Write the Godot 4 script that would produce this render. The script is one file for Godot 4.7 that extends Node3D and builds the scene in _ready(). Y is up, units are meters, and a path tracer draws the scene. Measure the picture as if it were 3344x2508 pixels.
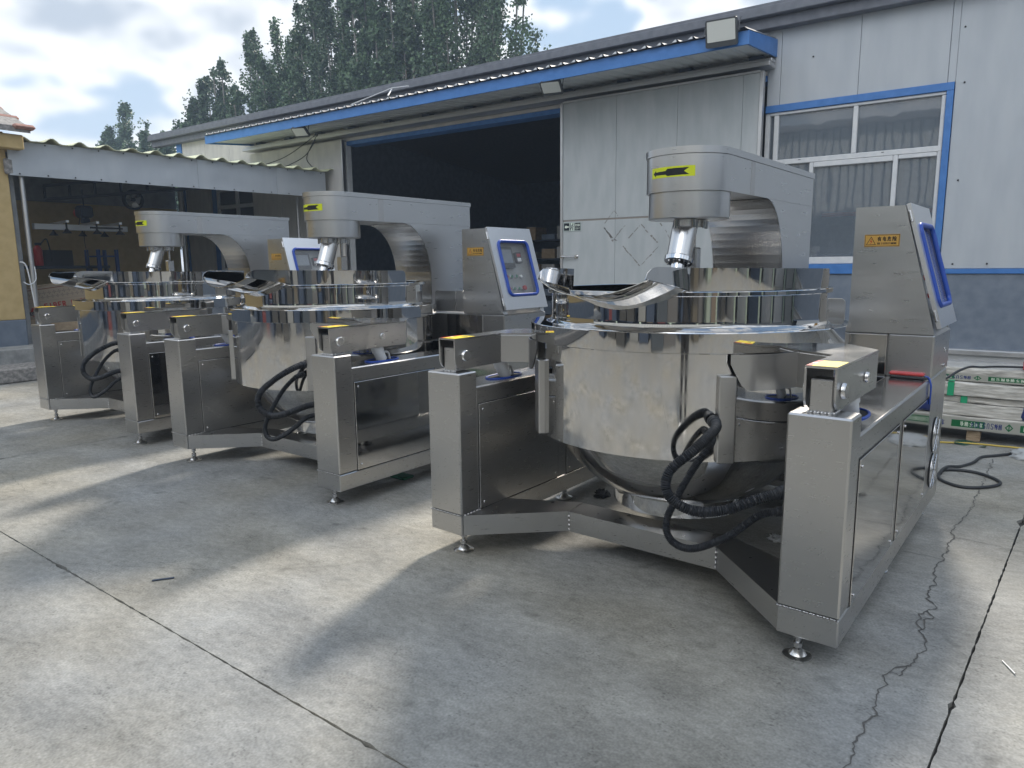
extends Node3D

var rng := RandomNumberGenerator.new()
var M := {}
var taken := {}

# ------------------------------------------------------------------ helpers
func numbered(called: String) -> String:
	var n: int = taken.get(called, 0)
	taken[called] = n + 1
	return called if n == 0 else "%s_%03d" % [called, n]

func thing(called: String, label: String, category: String, at := Vector3.ZERO, turn := 0.0, group := "") -> Node3D:
	var o := Node3D.new()
	o.name = numbered(called)
	add_child(o, true)
	o.position = at
	o.rotation.y = turn
	o.set_meta("label", label)
	o.set_meta("category", category)
	if group: o.set_meta("group", group)
	return o

func part(called: String, st: SurfaceTool, m: Material, parent: Node3D) -> MeshInstance3D:
	var o := MeshInstance3D.new()
	o.name = called
	o.mesh = st.commit()
	o.material_override = m
	parent.add_child(o, true)
	return o

func again(o: MeshInstance3D, parent: Node3D, xf: Transform3D) -> MeshInstance3D:
	var c := MeshInstance3D.new()
	c.name = String(o.name)
	c.mesh = o.mesh
	c.material_override = o.material_override
	parent.add_child(c, true)
	c.transform = xf
	return c

func single(called: String, st: SurfaceTool, m: Material, label: String, category: String, group := "") -> MeshInstance3D:
	var o := part(numbered(called), st, m, self)
	o.set_meta("label", label)
	o.set_meta("category", category)
	if group: o.set_meta("group", group)
	return o

func mb() -> SurfaceTool:
	var st := SurfaceTool.new()
	st.begin(Mesh.PRIMITIVE_TRIANGLES)
	return st

func tri(st: SurfaceTool, a: Vector3, b: Vector3, c: Vector3, na: Vector3, nb: Vector3, nc: Vector3, ua := Vector2.ZERO, ub := Vector2.ZERO, uc := Vector2.ZERO) -> void:
	var g := (c - a).cross(b - a)
	if g.length_squared() < 1e-18: return
	if g.dot(na + nb + nc) < 0.0:
		var t := b; b = c; c = t
		t = nb; nb = nc; nc = t
		var u := ub; ub = uc; uc = u
	st.set_normal(na); st.set_uv(ua); st.add_vertex(a)
	st.set_normal(nb); st.set_uv(ub); st.add_vertex(b)
	st.set_normal(nc); st.set_uv(uc); st.add_vertex(c)

func quad(st: SurfaceTool, a: Vector3, b: Vector3, c: Vector3, d: Vector3, n: Vector3) -> void:
	# a top-left, b top-right, c bottom-right, d bottom-left as seen from n
	tri(st, a, b, c, n, n, n, Vector2(0, 0), Vector2(1, 0), Vector2(1, 1))
	tri(st, a, c, d, n, n, n, Vector2(0, 0), Vector2(1, 1), Vector2(0, 1))

func face(st: SurfaceTool, p: PackedVector3Array, n: Vector3) -> void:
	for i in range(1, p.size() - 1):
		tri(st, p[0], p[i], p[i + 1], n, n, n)

func bx(st: SurfaceTool, lo: Vector3, hi: Vector3, bev := 0.004, xf := Transform3D()) -> void:
	var c := (lo + hi) * 0.5
	var h := (hi - lo).abs() * 0.5
	var b: float = minf(bev, minf(h.x, minf(h.y, h.z)) * 0.9)
	if b <= 0.0: b = 0.0001
	for ax in 3:
		for s in [-1.0, 1.0]:
			var n := Vector3.ZERO; n[ax] = s
			var u := (ax + 1) % 3
			var v := (ax + 2) % 3
			var q := PackedVector3Array()
			for k in [[-1, -1], [1, -1], [1, 1], [-1, 1]]:
				var p := c
				p[ax] += s * h[ax]; p[u] += k[0] * (h[u] - b); p[v] += k[1] * (h[v] - b)
				q.append(xf * p)
			face(st, q, (xf.basis * n).normalized())
			for t in [-1.0, 1.0]:   # edges between ax and u
				var q2 := PackedVector3Array()
				var n2 := Vector3.ZERO; n2[ax] = s; n2[u] = t
				for k in [[0, -1], [0, 1], [1, 1], [1, -1]]:
					var p := c
					p[v] += k[1] * (h[v] - b)
					p[ax] += s * (h[ax] - (b if k[0] == 1 else 0.0))
					p[u] += t * (h[u] - (b if k[0] == 0 else 0.0))
					q2.append(xf * p)
				face(st, q2, (xf.basis * n2).normalized())
	for sx in [-1.0, 1.0]:
		for sy in [-1.0, 1.0]:
			for sz in [-1.0, 1.0]:
				var s := Vector3(sx, sy, sz)
				var q := PackedVector3Array()
				for ax in 3:
					var p := c + s * (h - Vector3.ONE * b)
					p[ax] += s[ax] * b
					q.append(xf * p)
				face(st, q, (xf.basis * s).normalized())

func box(called: String, lo: Vector3, hi: Vector3, m: Material, parent: Node3D, bev := 0.004) -> MeshInstance3D:
	var st := mb()
	bx(st, lo, hi, bev)
	return part(called, st, m, parent)

func beam(st: SurfaceTool, a: Vector3, b: Vector3, w: float, h: float, bev := 0.002) -> void:
	var z := (b - a).normalized()
	var up := Vector3.UP if absf(z.y) < 0.95 else Vector3.RIGHT
	var x := up.cross(z).normalized()
	var y := z.cross(x)
	bx(st, Vector3(-w / 2, -h / 2, 0), Vector3(w / 2, h / 2, (b - a).length()), bev, Transform3D(Basis(x, y, z), a))

# polygon in (p, q), extruded along the third axis through f(p, q, t)
func prism(st: SurfaceTool, poly: PackedVector2Array, t0: float, t1: float, f: Callable, smooth_angle := 30.0) -> void:
	var ids := Geometry2D.triangulate_polygon(poly)
	var up: Vector3 = (f.call(0.0, 0.0, 1.0) - f.call(0.0, 0.0, 0.0)).normalized()
	if t1 < t0: up = -up
	for k in range(0, ids.size(), 3):
		var a := poly[ids[k]]; var b := poly[ids[k + 1]]; var c := poly[ids[k + 2]]
		tri(st, f.call(a.x, a.y, t1), f.call(b.x, b.y, t1), f.call(c.x, c.y, t1), up, up, up)
		tri(st, f.call(a.x, a.y, t0), f.call(b.x, b.y, t0), f.call(c.x, c.y, t0), -up, -up, -up)
	var n := poly.size()
	var area := 0.0
	for i in n: area += poly[i].cross(poly[(i + 1) % n])
	var sg := 1.0 if area > 0 else -1.0
	var nn := PackedVector2Array()
	for i in n:
		var d := (poly[(i + 1) % n] - poly[i]).normalized()
		nn.append(Vector2(d.y, -d.x) * sg)
	var o0: Vector3 = f.call(0.0, 0.0, 0.0)
	var ex: Vector3 = f.call(1.0, 0.0, 0.0) - o0
	var ey: Vector3 = f.call(0.0, 1.0, 0.0) - o0
	var lim := cos(deg_to_rad(smooth_angle))
	for i in n:
		var j := (i + 1) % n
		var na := nn[i]; var nb := nn[i]
		if nn[i].dot(nn[(i + n - 1) % n]) > lim: na = (nn[i] + nn[(i + n - 1) % n]).normalized()
		if nn[i].dot(nn[j]) > lim: nb = (nn[i] + nn[j]).normalized()
		var wa := (ex * na.x + ey * na.y).normalized()
		var wb := (ex * nb.x + ey * nb.y).normalized()
		var p0: Vector3 = f.call(poly[i].x, poly[i].y, t0); var p1: Vector3 = f.call(poly[j].x, poly[j].y, t0)
		var q0: Vector3 = f.call(poly[i].x, poly[i].y, t1); var q1: Vector3 = f.call(poly[j].x, poly[j].y, t1)
		tri(st, p0, p1, q1, wa, wb, wb)
		tri(st, p0, q1, q0, wa, wb, wa)

static func f_plan(p: float, q: float, t: float) -> Vector3: return Vector3(p, t, q)     # (x, z) raised in y
static func f_side(p: float, q: float, t: float) -> Vector3: return Vector3(t, q, p)     # (z, y) extruded in x
static func f_front(p: float, q: float, t: float) -> Vector3: return Vector3(p, q, t)    # (x, y) extruded in z

func lathe(st: SurfaceTool, prof: PackedVector2Array, seg: int, xf := Transform3D(), a0 := 0.0, a1 := TAU, crease := 35.0) -> void:
	var n := prof.size()
	var sn := PackedVector2Array()
	for i in n - 1:
		var d := (prof[i + 1] - prof[i]).normalized()
		sn.append(Vector2(d.y, -d.x))
	var lim := cos(deg_to_rad(crease))
	for i in n - 1:
		var na := sn[i]; var nb := sn[i]
		if i > 0 and sn[i].dot(sn[i - 1]) > lim: na = (sn[i] + sn[i - 1]).normalized()
		if i < n - 2 and sn[i].dot(sn[i + 1]) > lim: nb = (sn[i] + sn[i + 1]).normalized()
		for k in seg:
			var t0 := a0 + (a1 - a0) * k / seg
			var t1 := a0 + (a1 - a0) * (k + 1) / seg
			var d0 := Vector3(sin(t0), 0, cos(t0)); var d1 := Vector3(sin(t1), 0, cos(t1))
			var A := d0 * prof[i].x + Vector3.UP * prof[i].y; var B := d1 * prof[i].x + Vector3.UP * prof[i].y
			var C := d1 * prof[i + 1].x + Vector3.UP * prof[i + 1].y; var D := d0 * prof[i + 1].x + Vector3.UP * prof[i + 1].y
			var nA := xf.basis * (d0 * na.x + Vector3.UP * na.y); var nB := xf.basis * (d1 * na.x + Vector3.UP * na.y)
			var nC := xf.basis * (d1 * nb.x + Vector3.UP * nb.y); var nD := xf.basis * (d0 * nb.x + Vector3.UP * nb.y)
			tri(st, xf * A, xf * B, xf * C, nA, nB, nC)
			tri(st, xf * A, xf * C, xf * D, nA, nC, nD)

func rod(st: SurfaceTool, a: Vector3, b: Vector3, r: float, seg := 16, r2 := -1.0, bev := 0.002) -> void:
	if r2 < 0.0: r2 = r
	var y := (b - a).normalized()
	var x := y.cross(Vector3.FORWARD if absf(y.z) < 0.9 else Vector3.RIGHT).normalized()
	var z := x.cross(y)
	var L := (b - a).length()
	lathe(st, PackedVector2Array([Vector2(0, 0), Vector2(r - bev, 0), Vector2(r, bev), Vector2(r2, L - bev), Vector2(r2 - bev, L), Vector2(0, L)]), seg, Transform3D(Basis(x, y, z), a))

func smooth_path(p: PackedVector3Array, per := 8) -> PackedVector3Array:
	var out := PackedVector3Array()
	for i in p.size() - 1:
		var a := p[maxi(i - 1, 0)]; var b := p[i]; var c := p[i + 1]; var d := p[mini(i + 2, p.size() - 1)]
		for k in per:
			out.append(b.cubic_interpolate(c, a, d, float(k) / per))
	out.append(p[p.size() - 1])
	return out

func resample(p: PackedVector3Array, step: float) -> PackedVector3Array:
	var out := PackedVector3Array([p[0]])
	var carry := 0.0
	for i in p.size() - 1:
		var L := p[i].distance_to(p[i + 1])
		var s := step - carry
		while s < L:
			out.append(p[i].lerp(p[i + 1], s / L))
			s += step
		carry = L - (s - step)
	out.append(p[p.size() - 1])
	return out

func tube(st: SurfaceTool, p: PackedVector3Array, r: float, seg := 10, rib := 0.0) -> void:
	var n := p.size()
	var nx := Vector3.ZERO
	var rings := []
	var norms := []
	for i in n:
		var t := (p[mini(i + 1, n - 1)] - p[maxi(i - 1, 0)]).normalized()
		if i == 0: nx = t.cross(Vector3.UP if absf(t.y) < 0.9 else Vector3.RIGHT).normalized()
		else: nx = (nx - t * nx.dot(t)).normalized()
		var ny := t.cross(nx)
		var rr := r
		if rib > 0.0: rr = r - (rib if i % 4 >= 2 else 0.0)
		var ring := PackedVector3Array(); var nr := PackedVector3Array()
		for k in seg:
			var a := TAU * k / seg
			var d := nx * cos(a) + ny * sin(a)
			ring.append(p[i] + d * rr); nr.append(d)
		rings.append(ring); norms.append(nr)
	for i in n - 1:
		var r0: PackedVector3Array = rings[i]; var r1: PackedVector3Array = rings[i + 1]
		var n0: PackedVector3Array = norms[i]; var n1: PackedVector3Array = norms[i + 1]
		for k in seg:
			var j := (k + 1) % seg
			if rib > 0.0 and r0[0].distance_to(p[i]) != r1[0].distance_to(p[i + 1]):
				var t := (p[i + 1] - p[i]).normalized() * (1.0 if r0[0].distance_to(p[i]) > r1[0].distance_to(p[i + 1]) else -1.0)
				var fa := (n0[k] + t).normalized(); var fb := (n0[j] + t).normalized()
				tri(st, r0[k], r0[j], r1[j], fa, fb, fb)
				tri(st, r0[k], r1[j], r1[k], fa, fb, fa)
			else:
				tri(st, r0[k], r0[j], r1[j], n0[k], n0[j], n1[j])
				tri(st, r0[k], r1[j], r1[k], n0[k], n1[j], n1[k])

# smooth sheet P(u, v) with a thickness
func sheet(st: SurfaceTool, f: Callable, nu: int, nv: int, thick := 0.0) -> void:
	var P := []; var N := []
	for i in nu + 1:
		var row := PackedVector3Array()
		for j in nv + 1: row.append(f.call(float(i) / nu, float(j) / nv))
		P.append(row)
	for i in nu + 1:
		var row := PackedVector3Array()
		for j in nv + 1:
			var du: Vector3 = P[mini(i + 1, nu)][j] - P[maxi(i - 1, 0)][j]
			var dv: Vector3 = P[i][mini(j + 1, nv)] - P[i][maxi(j - 1, 0)]
			row.append(du.cross(dv).normalized())
		N.append(row)
	for s in ([1.0] if thick == 0.0 else [1.0, -1.0]):
		for i in nu:
			for j in nv:
				var q := []
				for k in [[0, 0], [1, 0], [1, 1], [0, 1]]:
					var p: Vector3 = P[i + k[0]][j + k[1]]; var m: Vector3 = N[i + k[0]][j + k[1]]
					q.append([p + m * thick * 0.5 * s, m * s])
				tri(st, q[0][0], q[1][0], q[2][0], q[0][1], q[1][1], q[2][1])
				tri(st, q[0][0], q[2][0], q[3][0], q[0][1], q[2][1], q[3][1])
	if thick > 0.0:
		for e in [[true, 0], [true, nv], [false, 0], [false, nu]]:
			var L := nu if e[0] else nv
			for k in L:
				var a: Vector3 = P[k][e[1]] if e[0] else P[e[1]][k]
				var b: Vector3 = P[k + 1][e[1]] if e[0] else P[e[1]][k + 1]
				var na: Vector3 = N[k][e[1]] if e[0] else N[e[1]][k]
				var nb: Vector3 = N[k + 1][e[1]] if e[0] else N[e[1]][k + 1]
				var inn: Vector3 = (P[k][1 if e[1] == 0 else nv - 1] if e[0] else P[1 if e[1] == 0 else nu - 1][k])
				var n := (a - inn).normalized()
				var h := thick * 0.5
				tri(st, a + na * h, b + nb * h, b - nb * h, n, n, n)
				tri(st, a + na * h, b - nb * h, a - na * h, n, n, n)

func rounded_rect(w: float, h: float, r: float, per := 5) -> PackedVector2Array:
	var out := PackedVector2Array()
	for c in [[1, 1, 0.0], [-1, 1, PI / 2], [-1, -1, PI], [1, -1, PI * 1.5]]:
		for k in per + 1:
			var a: float = c[2] + PI / 2 * k / per
			out.append(Vector2(c[0] * (w / 2 - r) + cos(a) * r, c[1] * (h / 2 - r) + sin(a) * r))
	return out

# ------------------------------------------------------------------ materials
func srgb(r: float, g: float, b: float) -> Color: return Color(r, g, b).linear_to_srgb()

func paint(r: float, g: float, b: float, rough := 0.5, metal := 0.0) -> StandardMaterial3D:
	var m := StandardMaterial3D.new()
	m.albedo_color = srgb(r, g, b)
	m.roughness = rough
	m.metallic = metal
	return m

func noise(freq: float, sd: int, oct := 4, kind := FastNoiseLite.TYPE_SIMPLEX_SMOOTH) -> FastNoiseLite:
	var n := FastNoiseLite.new()
	n.noise_type = kind
	n.frequency = freq
	n.seed = sd
	n.fractal_octaves = oct
	return n

# grey noise stretched between two levels
func grey(w: int, h: int, n: FastNoiseLite, lo: float, hi: float, contrast := 1.0) -> ImageTexture:
	var im := n.get_seamless_image(w, h)
	im.convert(Image.FORMAT_L8)
	var d := im.get_data()
	for i in d.size():
		var v := clampf((d[i] / 255.0 - 0.5) * contrast + 0.5, 0.0, 1.0)
		d[i] = int(255.0 * (lo + (hi - lo) * v))
	return ImageTexture.create_from_image(Image.create_from_data(w, h, false, Image.FORMAT_L8, d))

func bumps(w: int, n: FastNoiseLite, strength: float) -> ImageTexture:
	var im := n.get_seamless_image(w, w)
	im.convert(Image.FORMAT_RGBA8)
	im.bump_map_to_normal_map(strength)
	return ImageTexture.create_from_image(im)

func tri_mapped(m: StandardMaterial3D, s: Vector3, world := false) -> StandardMaterial3D:
	m.uv1_triplanar = true
	m.uv1_world_triplanar = world
	m.uv1_scale = s
	return m

func steel(albedo: float, rough_tex: Texture2D, s: Vector3, wav: Texture2D = null, ns := 0.05, warm := 0.0) -> StandardMaterial3D:
	var m := paint(albedo + warm, albedo, albedo - warm * 1.2, 1.0, 1.0)
	m.roughness_texture = rough_tex
	m.roughness_texture_channel = BaseMaterial3D.TEXTURE_CHANNEL_RED
	if wav:
		m.normal_enabled = true
		m.normal_texture = wav
		m.normal_scale = ns
	return tri_mapped(m, s)

func mottled(c0: Color, c1: Color, n: FastNoiseLite, s: Vector3, rough := 0.6, size := 512, world := false, contrast := 1.6) -> StandardMaterial3D:
	var im := n.get_seamless_image(size, size)
	im.convert(Image.FORMAT_L8)
	var d := im.get_data()
	var o := PackedByteArray()
	o.resize(d.size() * 3)
	var a := c0.linear_to_srgb(); var b := c1.linear_to_srgb()
	for i in d.size():
		var v := clampf((d[i] / 255.0 - 0.5) * contrast + 0.5, 0.0, 1.0)
		o[i * 3] = int(255 * lerpf(a.r, b.r, v)); o[i * 3 + 1] = int(255 * lerpf(a.g, b.g, v)); o[i * 3 + 2] = int(255 * lerpf(a.b, b.b, v))
	var m := StandardMaterial3D.new()
	m.albedo_texture = ImageTexture.create_from_image(Image.create_from_data(size, size, false, Image.FORMAT_RGB8, o))
	m.roughness = rough
	return tri_mapped(m, s, world)

func concrete_image(N: int) -> ImageTexture:
	# one picture of 9 m of yard: broad warm and cool areas, blotches, trowel streaks, spots
	var parts := []
	var st := noise(0.012, 5, 5); st.domain_warp_enabled = true; st.domain_warp_amplitude = 60; st.domain_warp_frequency = 0.006
	for q in [noise(0.0022, 3, 3), noise(0.009, 8, 5), st, noise(0.11, 12, 3), noise(0.35, 17, 2), noise(0.02, 21, 3)]:
		var im: Image = q.get_seamless_image(N, N)
		im.convert(Image.FORMAT_L8)
		parts.append(im.get_data())
	var A: PackedByteArray = parts[0]; var B: PackedByteArray = parts[1]; var C: PackedByteArray = parts[2]
	var D: PackedByteArray = parts[3]; var E: PackedByteArray = parts[4]; var F: PackedByteArray = parts[5]
	var o := PackedByteArray()
	o.resize(N * N * 3)
	for y in N:
		for x in N:
			var i := y * N + x
			var warm := clampf(A[i] / 128.0 - 0.95, -0.5, 0.8)
			var blot := (B[i] - 128) / 255.0
			var streak := (C[y * N + (x >> 2) + (N >> 3)] - 128) / 255.0
			var v := 152.0 + 26.0 * blot + 24.0 * streak + 26.0 * (D[y * N + (x >> 1)] - 128) / 128.0 * 0.5 + 22.0 * (E[i] - 128) / 128.0
			var spot := D[((y * 3) % N) * N + ((x * 2) % N)] + (F[i] >> 1)
			if spot > 268: v -= minf((spot - 268) * 1.4, 30.0)
			if F[i] < 60: v -= (60 - F[i]) * 0.55
			o[i * 3] = clampi(int(v + 5.0 * warm), 0, 255)
			o[i * 3 + 1] = clampi(int(v + 1.0 * warm), 0, 255)
			o[i * 3 + 2] = clampi(int(v - 3.0 - 7.0 * warm), 0, 255)
	return ImageTexture.create_from_image(Image.create_from_data(N, N, false, Image.FORMAT_RGB8, o))

# ------------------------------------------------------------------ print on labels
const GLYPH := {
	"有": [[1, 2, 9, 2], [5, 0, 4, 2, 1, 5.5], [3.2, 4, 3.2, 10], [3.2, 4, 8, 4, 8, 9.6, 7, 9.6], [3.2, 6, 8, 6], [3.2, 7.8, 8, 7.8]],
	"电": [[2, 2, 2, 7.5], [2, 2, 8, 2, 8, 7.5], [2, 4.7, 8, 4.7], [2, 7.5, 8, 7.5], [5, 0, 5, 9, 5.6, 9.7, 9, 9.7, 9.3, 8.2]],
	"危": [[4, 0, 2, 2.6], [3.5, 1.2, 6.5, 1.2, 5.5, 2.8], [1.5, 2.9, 9, 2.9], [2.2, 2.9, 2.2, 6, 1, 9.8], [4, 4.6, 7.2, 4.6, 7.2, 6.8, 6.2, 6.8], [4, 4.6, 4, 9, 4.6, 9.6, 8.6, 9.6, 9, 8.2]],
	"险": [[1, 0.8, 1, 10], [1, 0.8, 3.4, 0.8, 2.2, 3.4, 3.4, 5.4, 2.2, 7], [6.6, 0.3, 4, 3.6], [6.6, 0.3, 9.6, 3.6], [5.2, 4, 8.2, 4], [5, 5.6, 5.6, 8], [6.8, 5.2, 7, 7.6], [9, 5.2, 8, 8.6], [4.2, 9.5, 9.6, 9.5]],
	"安": [[5, 0, 5.4, 1], [1, 3, 1, 1.4, 9, 1.4, 9, 3], [4.6, 2.6, 3, 6.2, 7.6, 9.8], [7, 4.6, 5.5, 8, 1.5, 9.8], [0.8, 5, 9.4, 5]],
	"全": [[5, 0, 0.8, 4], [5, 0, 9.4, 4], [2.6, 4.2, 7.4, 4.2], [2.6, 6.6, 7.4, 6.6], [5, 4.2, 5, 9.6], [1.2, 9.6, 8.8, 9.6]],
	"出": [[5, 0, 5, 9.4], [2, 1.4, 2, 4.4, 8, 4.4], [8, 1.4, 8, 4.4], [1, 5.6, 1, 9.4, 9, 9.4], [9, 5.6, 9, 9.8]],
	"口": [[2, 1.6, 8, 1.6, 8, 9, 2, 9, 2, 1.6]],
	"国": [[1, 0.6, 9, 0.6, 9, 9.6, 1, 9.6, 1, 0.6], [3, 2.8, 7, 2.8], [3, 5, 7, 5], [2.6, 7.6, 7.4, 7.6], [5, 2.8, 5, 7.6], [6.2, 6, 6.8, 6.8]],
	"标": [[0.6, 3, 4, 3], [2.4, 0, 2.4, 10], [2.2, 3.4, 0.6, 7], [2.6, 3.8, 3.8, 5.4], [5.4, 1.4, 9, 1.4], [4.8, 4, 9.6, 4], [7.2, 4, 7.2, 9.6, 6.2, 9], [5.6, 5.8, 4.6, 8], [8.6, 5.8, 9.6, 8]],
	"东": [[1.2, 1.6, 8.8, 1.6], [4.2, 0, 2.6, 4.6, 8.6, 4.6], [5.4, 3, 5.4, 9.6, 4.4, 9], [3.2, 6.4, 1.4, 8.6], [7.4, 6.4, 9, 8.6]],
	"岐": [[1, 2.6, 1, 7, 4, 7], [2.5, 1, 2.5, 7], [4, 2.6, 4, 7], [5, 2, 9.6, 2], [7.2, 0, 7.2, 4], [5.2, 4.2, 9, 4.2, 5, 9.8], [5.6, 5.6, 9.6, 9.8]],
	"不": [[1, 1, 9, 1], [5.2, 1, 1, 6], [5, 3.6, 5, 10], [6, 4.2, 9, 7]],
	"钢": [[2.4, 0, 0.8, 2.6], [1.8, 1.8, 4, 1.8], [1, 4.4, 4, 4.4], [0.8, 6.4, 4, 6.4], [2.4, 4.4, 2.4, 9.4, 4, 8.2], [5, 0.8, 5, 10], [5, 0.8, 9.4, 0.8, 9.4, 9.6, 8.4, 9.4], [6, 2.4, 8.4, 8], [8.4, 2.4, 6, 8]],
	"限": [[1, 0.8, 1, 10], [1, 0.8, 3.4, 0.8, 2.2, 3.4, 3.4, 5.4, 2.2, 7], [5, 1, 8.6, 1, 8.6, 5, 5, 5], [5, 3, 8.6, 3], [5, 1, 5, 9.4, 7, 8.4], [6.4, 5, 9.6, 9.8], [9, 5.6, 7.4, 7.2]],
	"公": [[3.6, 0.6, 1, 4.6], [6.4, 0.6, 9.2, 4.6], [5, 4.6, 2.4, 9, 7.8, 8.6], [6.6, 6.6, 8.6, 9.8]],
	"司": [[1, 1, 9, 1, 9, 9.4, 7.6, 9], [1.4, 3.2, 7, 3.2], [2, 5, 6.4, 5, 6.4, 8.4, 2, 8.4, 2, 5]],
	"A": [[1, 10, 5, 0, 9, 10], [2.6, 6.4, 7.4, 6.4]], "B": [[2, 10, 2, 0, 6.6, 0, 8, 1.6, 8, 3.4, 6.6, 4.8, 2, 4.8], [6.6, 4.8, 8.6, 6.4, 8.6, 8.4, 7, 10, 2, 10]],
	"C": [[8.6, 2, 7, 0.4, 4, 0, 1.8, 2, 1.4, 6, 3, 9.4, 6.4, 10, 8.6, 8.2]], "D": [[2, 0, 2, 10, 6, 10, 8.4, 7.6, 8.4, 2.4, 6, 0, 2, 0]], "E": [[8.4, 0, 2, 0, 2, 10, 8.4, 10], [2, 5, 7.4, 5]],
	"F": [[8.4, 0, 2, 0, 2, 10], [2, 5, 7.4, 5]], "G": [[8.6, 2, 7, 0.4, 4, 0, 1.8, 2, 1.4, 6, 3, 9.4, 6.4, 10, 8.6, 8.6, 8.6, 5.6, 5.6, 5.6]], "H": [[2, 0, 2, 10], [8, 0, 8, 10], [2, 5, 8, 5]], "I": [[5, 0, 5, 10]],
	"L": [[2, 0, 2, 10, 8, 10]], "N": [[2, 10, 2, 0, 8, 10, 8, 0]], "O": [[5, 0, 2, 2.4, 2, 7.6, 5, 10, 8, 7.6, 8, 2.4, 5, 0]], "R": [[2, 10, 2, 0, 6.6, 0, 8, 1.6, 8, 3.4, 6.6, 5, 2, 5], [5, 5, 8.4, 10]],
	"S": [[8.4, 1.6, 6.6, 0, 3.4, 0, 1.8, 1.8, 2.4, 4, 7.6, 6, 8.4, 8, 6.8, 10, 3.2, 10, 1.4, 8.4]], "T": [[1, 0, 9, 0], [5, 0, 5, 10]], "U": [[2, 0, 2, 8, 4, 10, 6, 10, 8, 8, 8, 0]], "X": [[1.4, 0, 8.6, 10], [8.6, 0, 1.4, 10]], "Y": [[1.4, 0, 5, 5, 5, 10], [8.6, 0, 5, 5]],
	"W": [[0.6, 0, 2.8, 10, 5, 3, 7.2, 10, 9.4, 0]], "P": [[2, 10, 2, 0, 7, 0, 8.4, 2.4, 7, 5, 2, 5]], "3": [[1.8, 0.6, 6.6, 0, 8.2, 2.4, 5, 4.8, 8.4, 7.4, 6.6, 10, 1.6, 9.2]], "0": [[5, 0, 2, 2.4, 2, 7.6, 5, 10, 8, 7.6, 8, 2.4, 5, 0]], "4": [[6.6, 10, 6.6, 0, 1.4, 7, 9, 7]], "!": [[5, 0, 5, 6.6], [5, 9, 5, 10]], " ": [],
}

func ink(im: Image, pts: Array, ox: float, oy: float, sx: float, sy: float, w: float, col: Color) -> void:
	for i in range(0, pts.size() - 3, 2):
		var a := Vector2(ox + pts[i] * sx, oy + pts[i + 1] * sy)
		var b := Vector2(ox + pts[i + 2] * sx, oy + pts[i + 3] * sy)
		for y in range(maxi(0, int(minf(a.y, b.y) - w)), mini(im.get_height(), int(maxf(a.y, b.y) + w) + 2)):
			for x in range(maxi(0, int(minf(a.x, b.x) - w)), mini(im.get_width(), int(maxf(a.x, b.x) + w) + 2)):
				var p := Vector2(x + 0.5, y + 0.5)
				var d := p.distance_to(Geometry2D.get_closest_point_to_segment(p, a, b)) - w * 0.5
				if d < 0.7: im.set_pixel(x, y, im.get_pixel(x, y).lerp(col, clampf(0.7 - d, 0.0, 1.0)))

func write(im: Image, s: String, x: float, y: float, w: float, h: float, gap: float, lw: float, col: Color) -> void:
	for ch in s:
		for stroke in GLYPH.get(ch, []):
			ink(im, stroke, x, y, w / 10.0, h / 10.0, lw, col)
		x += w + gap

func printed(im: Image, rough := 0.4, turned := false) -> StandardMaterial3D:
	if turned: im.rotate_180()
	var m := StandardMaterial3D.new()
	m.albedo_texture = ImageTexture.create_from_image(im)
	m.roughness = rough
	m.texture_repeat = false
	return m

func fresh(w: int, h: int, c: Color) -> Image:
	var im := Image.create(w, h, false, Image.FORMAT_RGB8)
	im.fill(c)
	return im

func poly_fill(im: Image, pts: PackedVector2Array, c: Color) -> void:
	var lo := pts[0]; var hi := pts[0]
	for p in pts: lo = lo.min(p); hi = hi.max(p)
	for y in range(maxi(0, int(lo.y)), mini(im.get_height(), int(hi.y) + 1)):
		for x in range(maxi(0, int(lo.x)), mini(im.get_width(), int(hi.x) + 1)):
			if Geometry2D.is_point_in_polygon(Vector2(x + 0.5, y + 0.5), pts): im.set_pixel(x, y, c)

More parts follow.
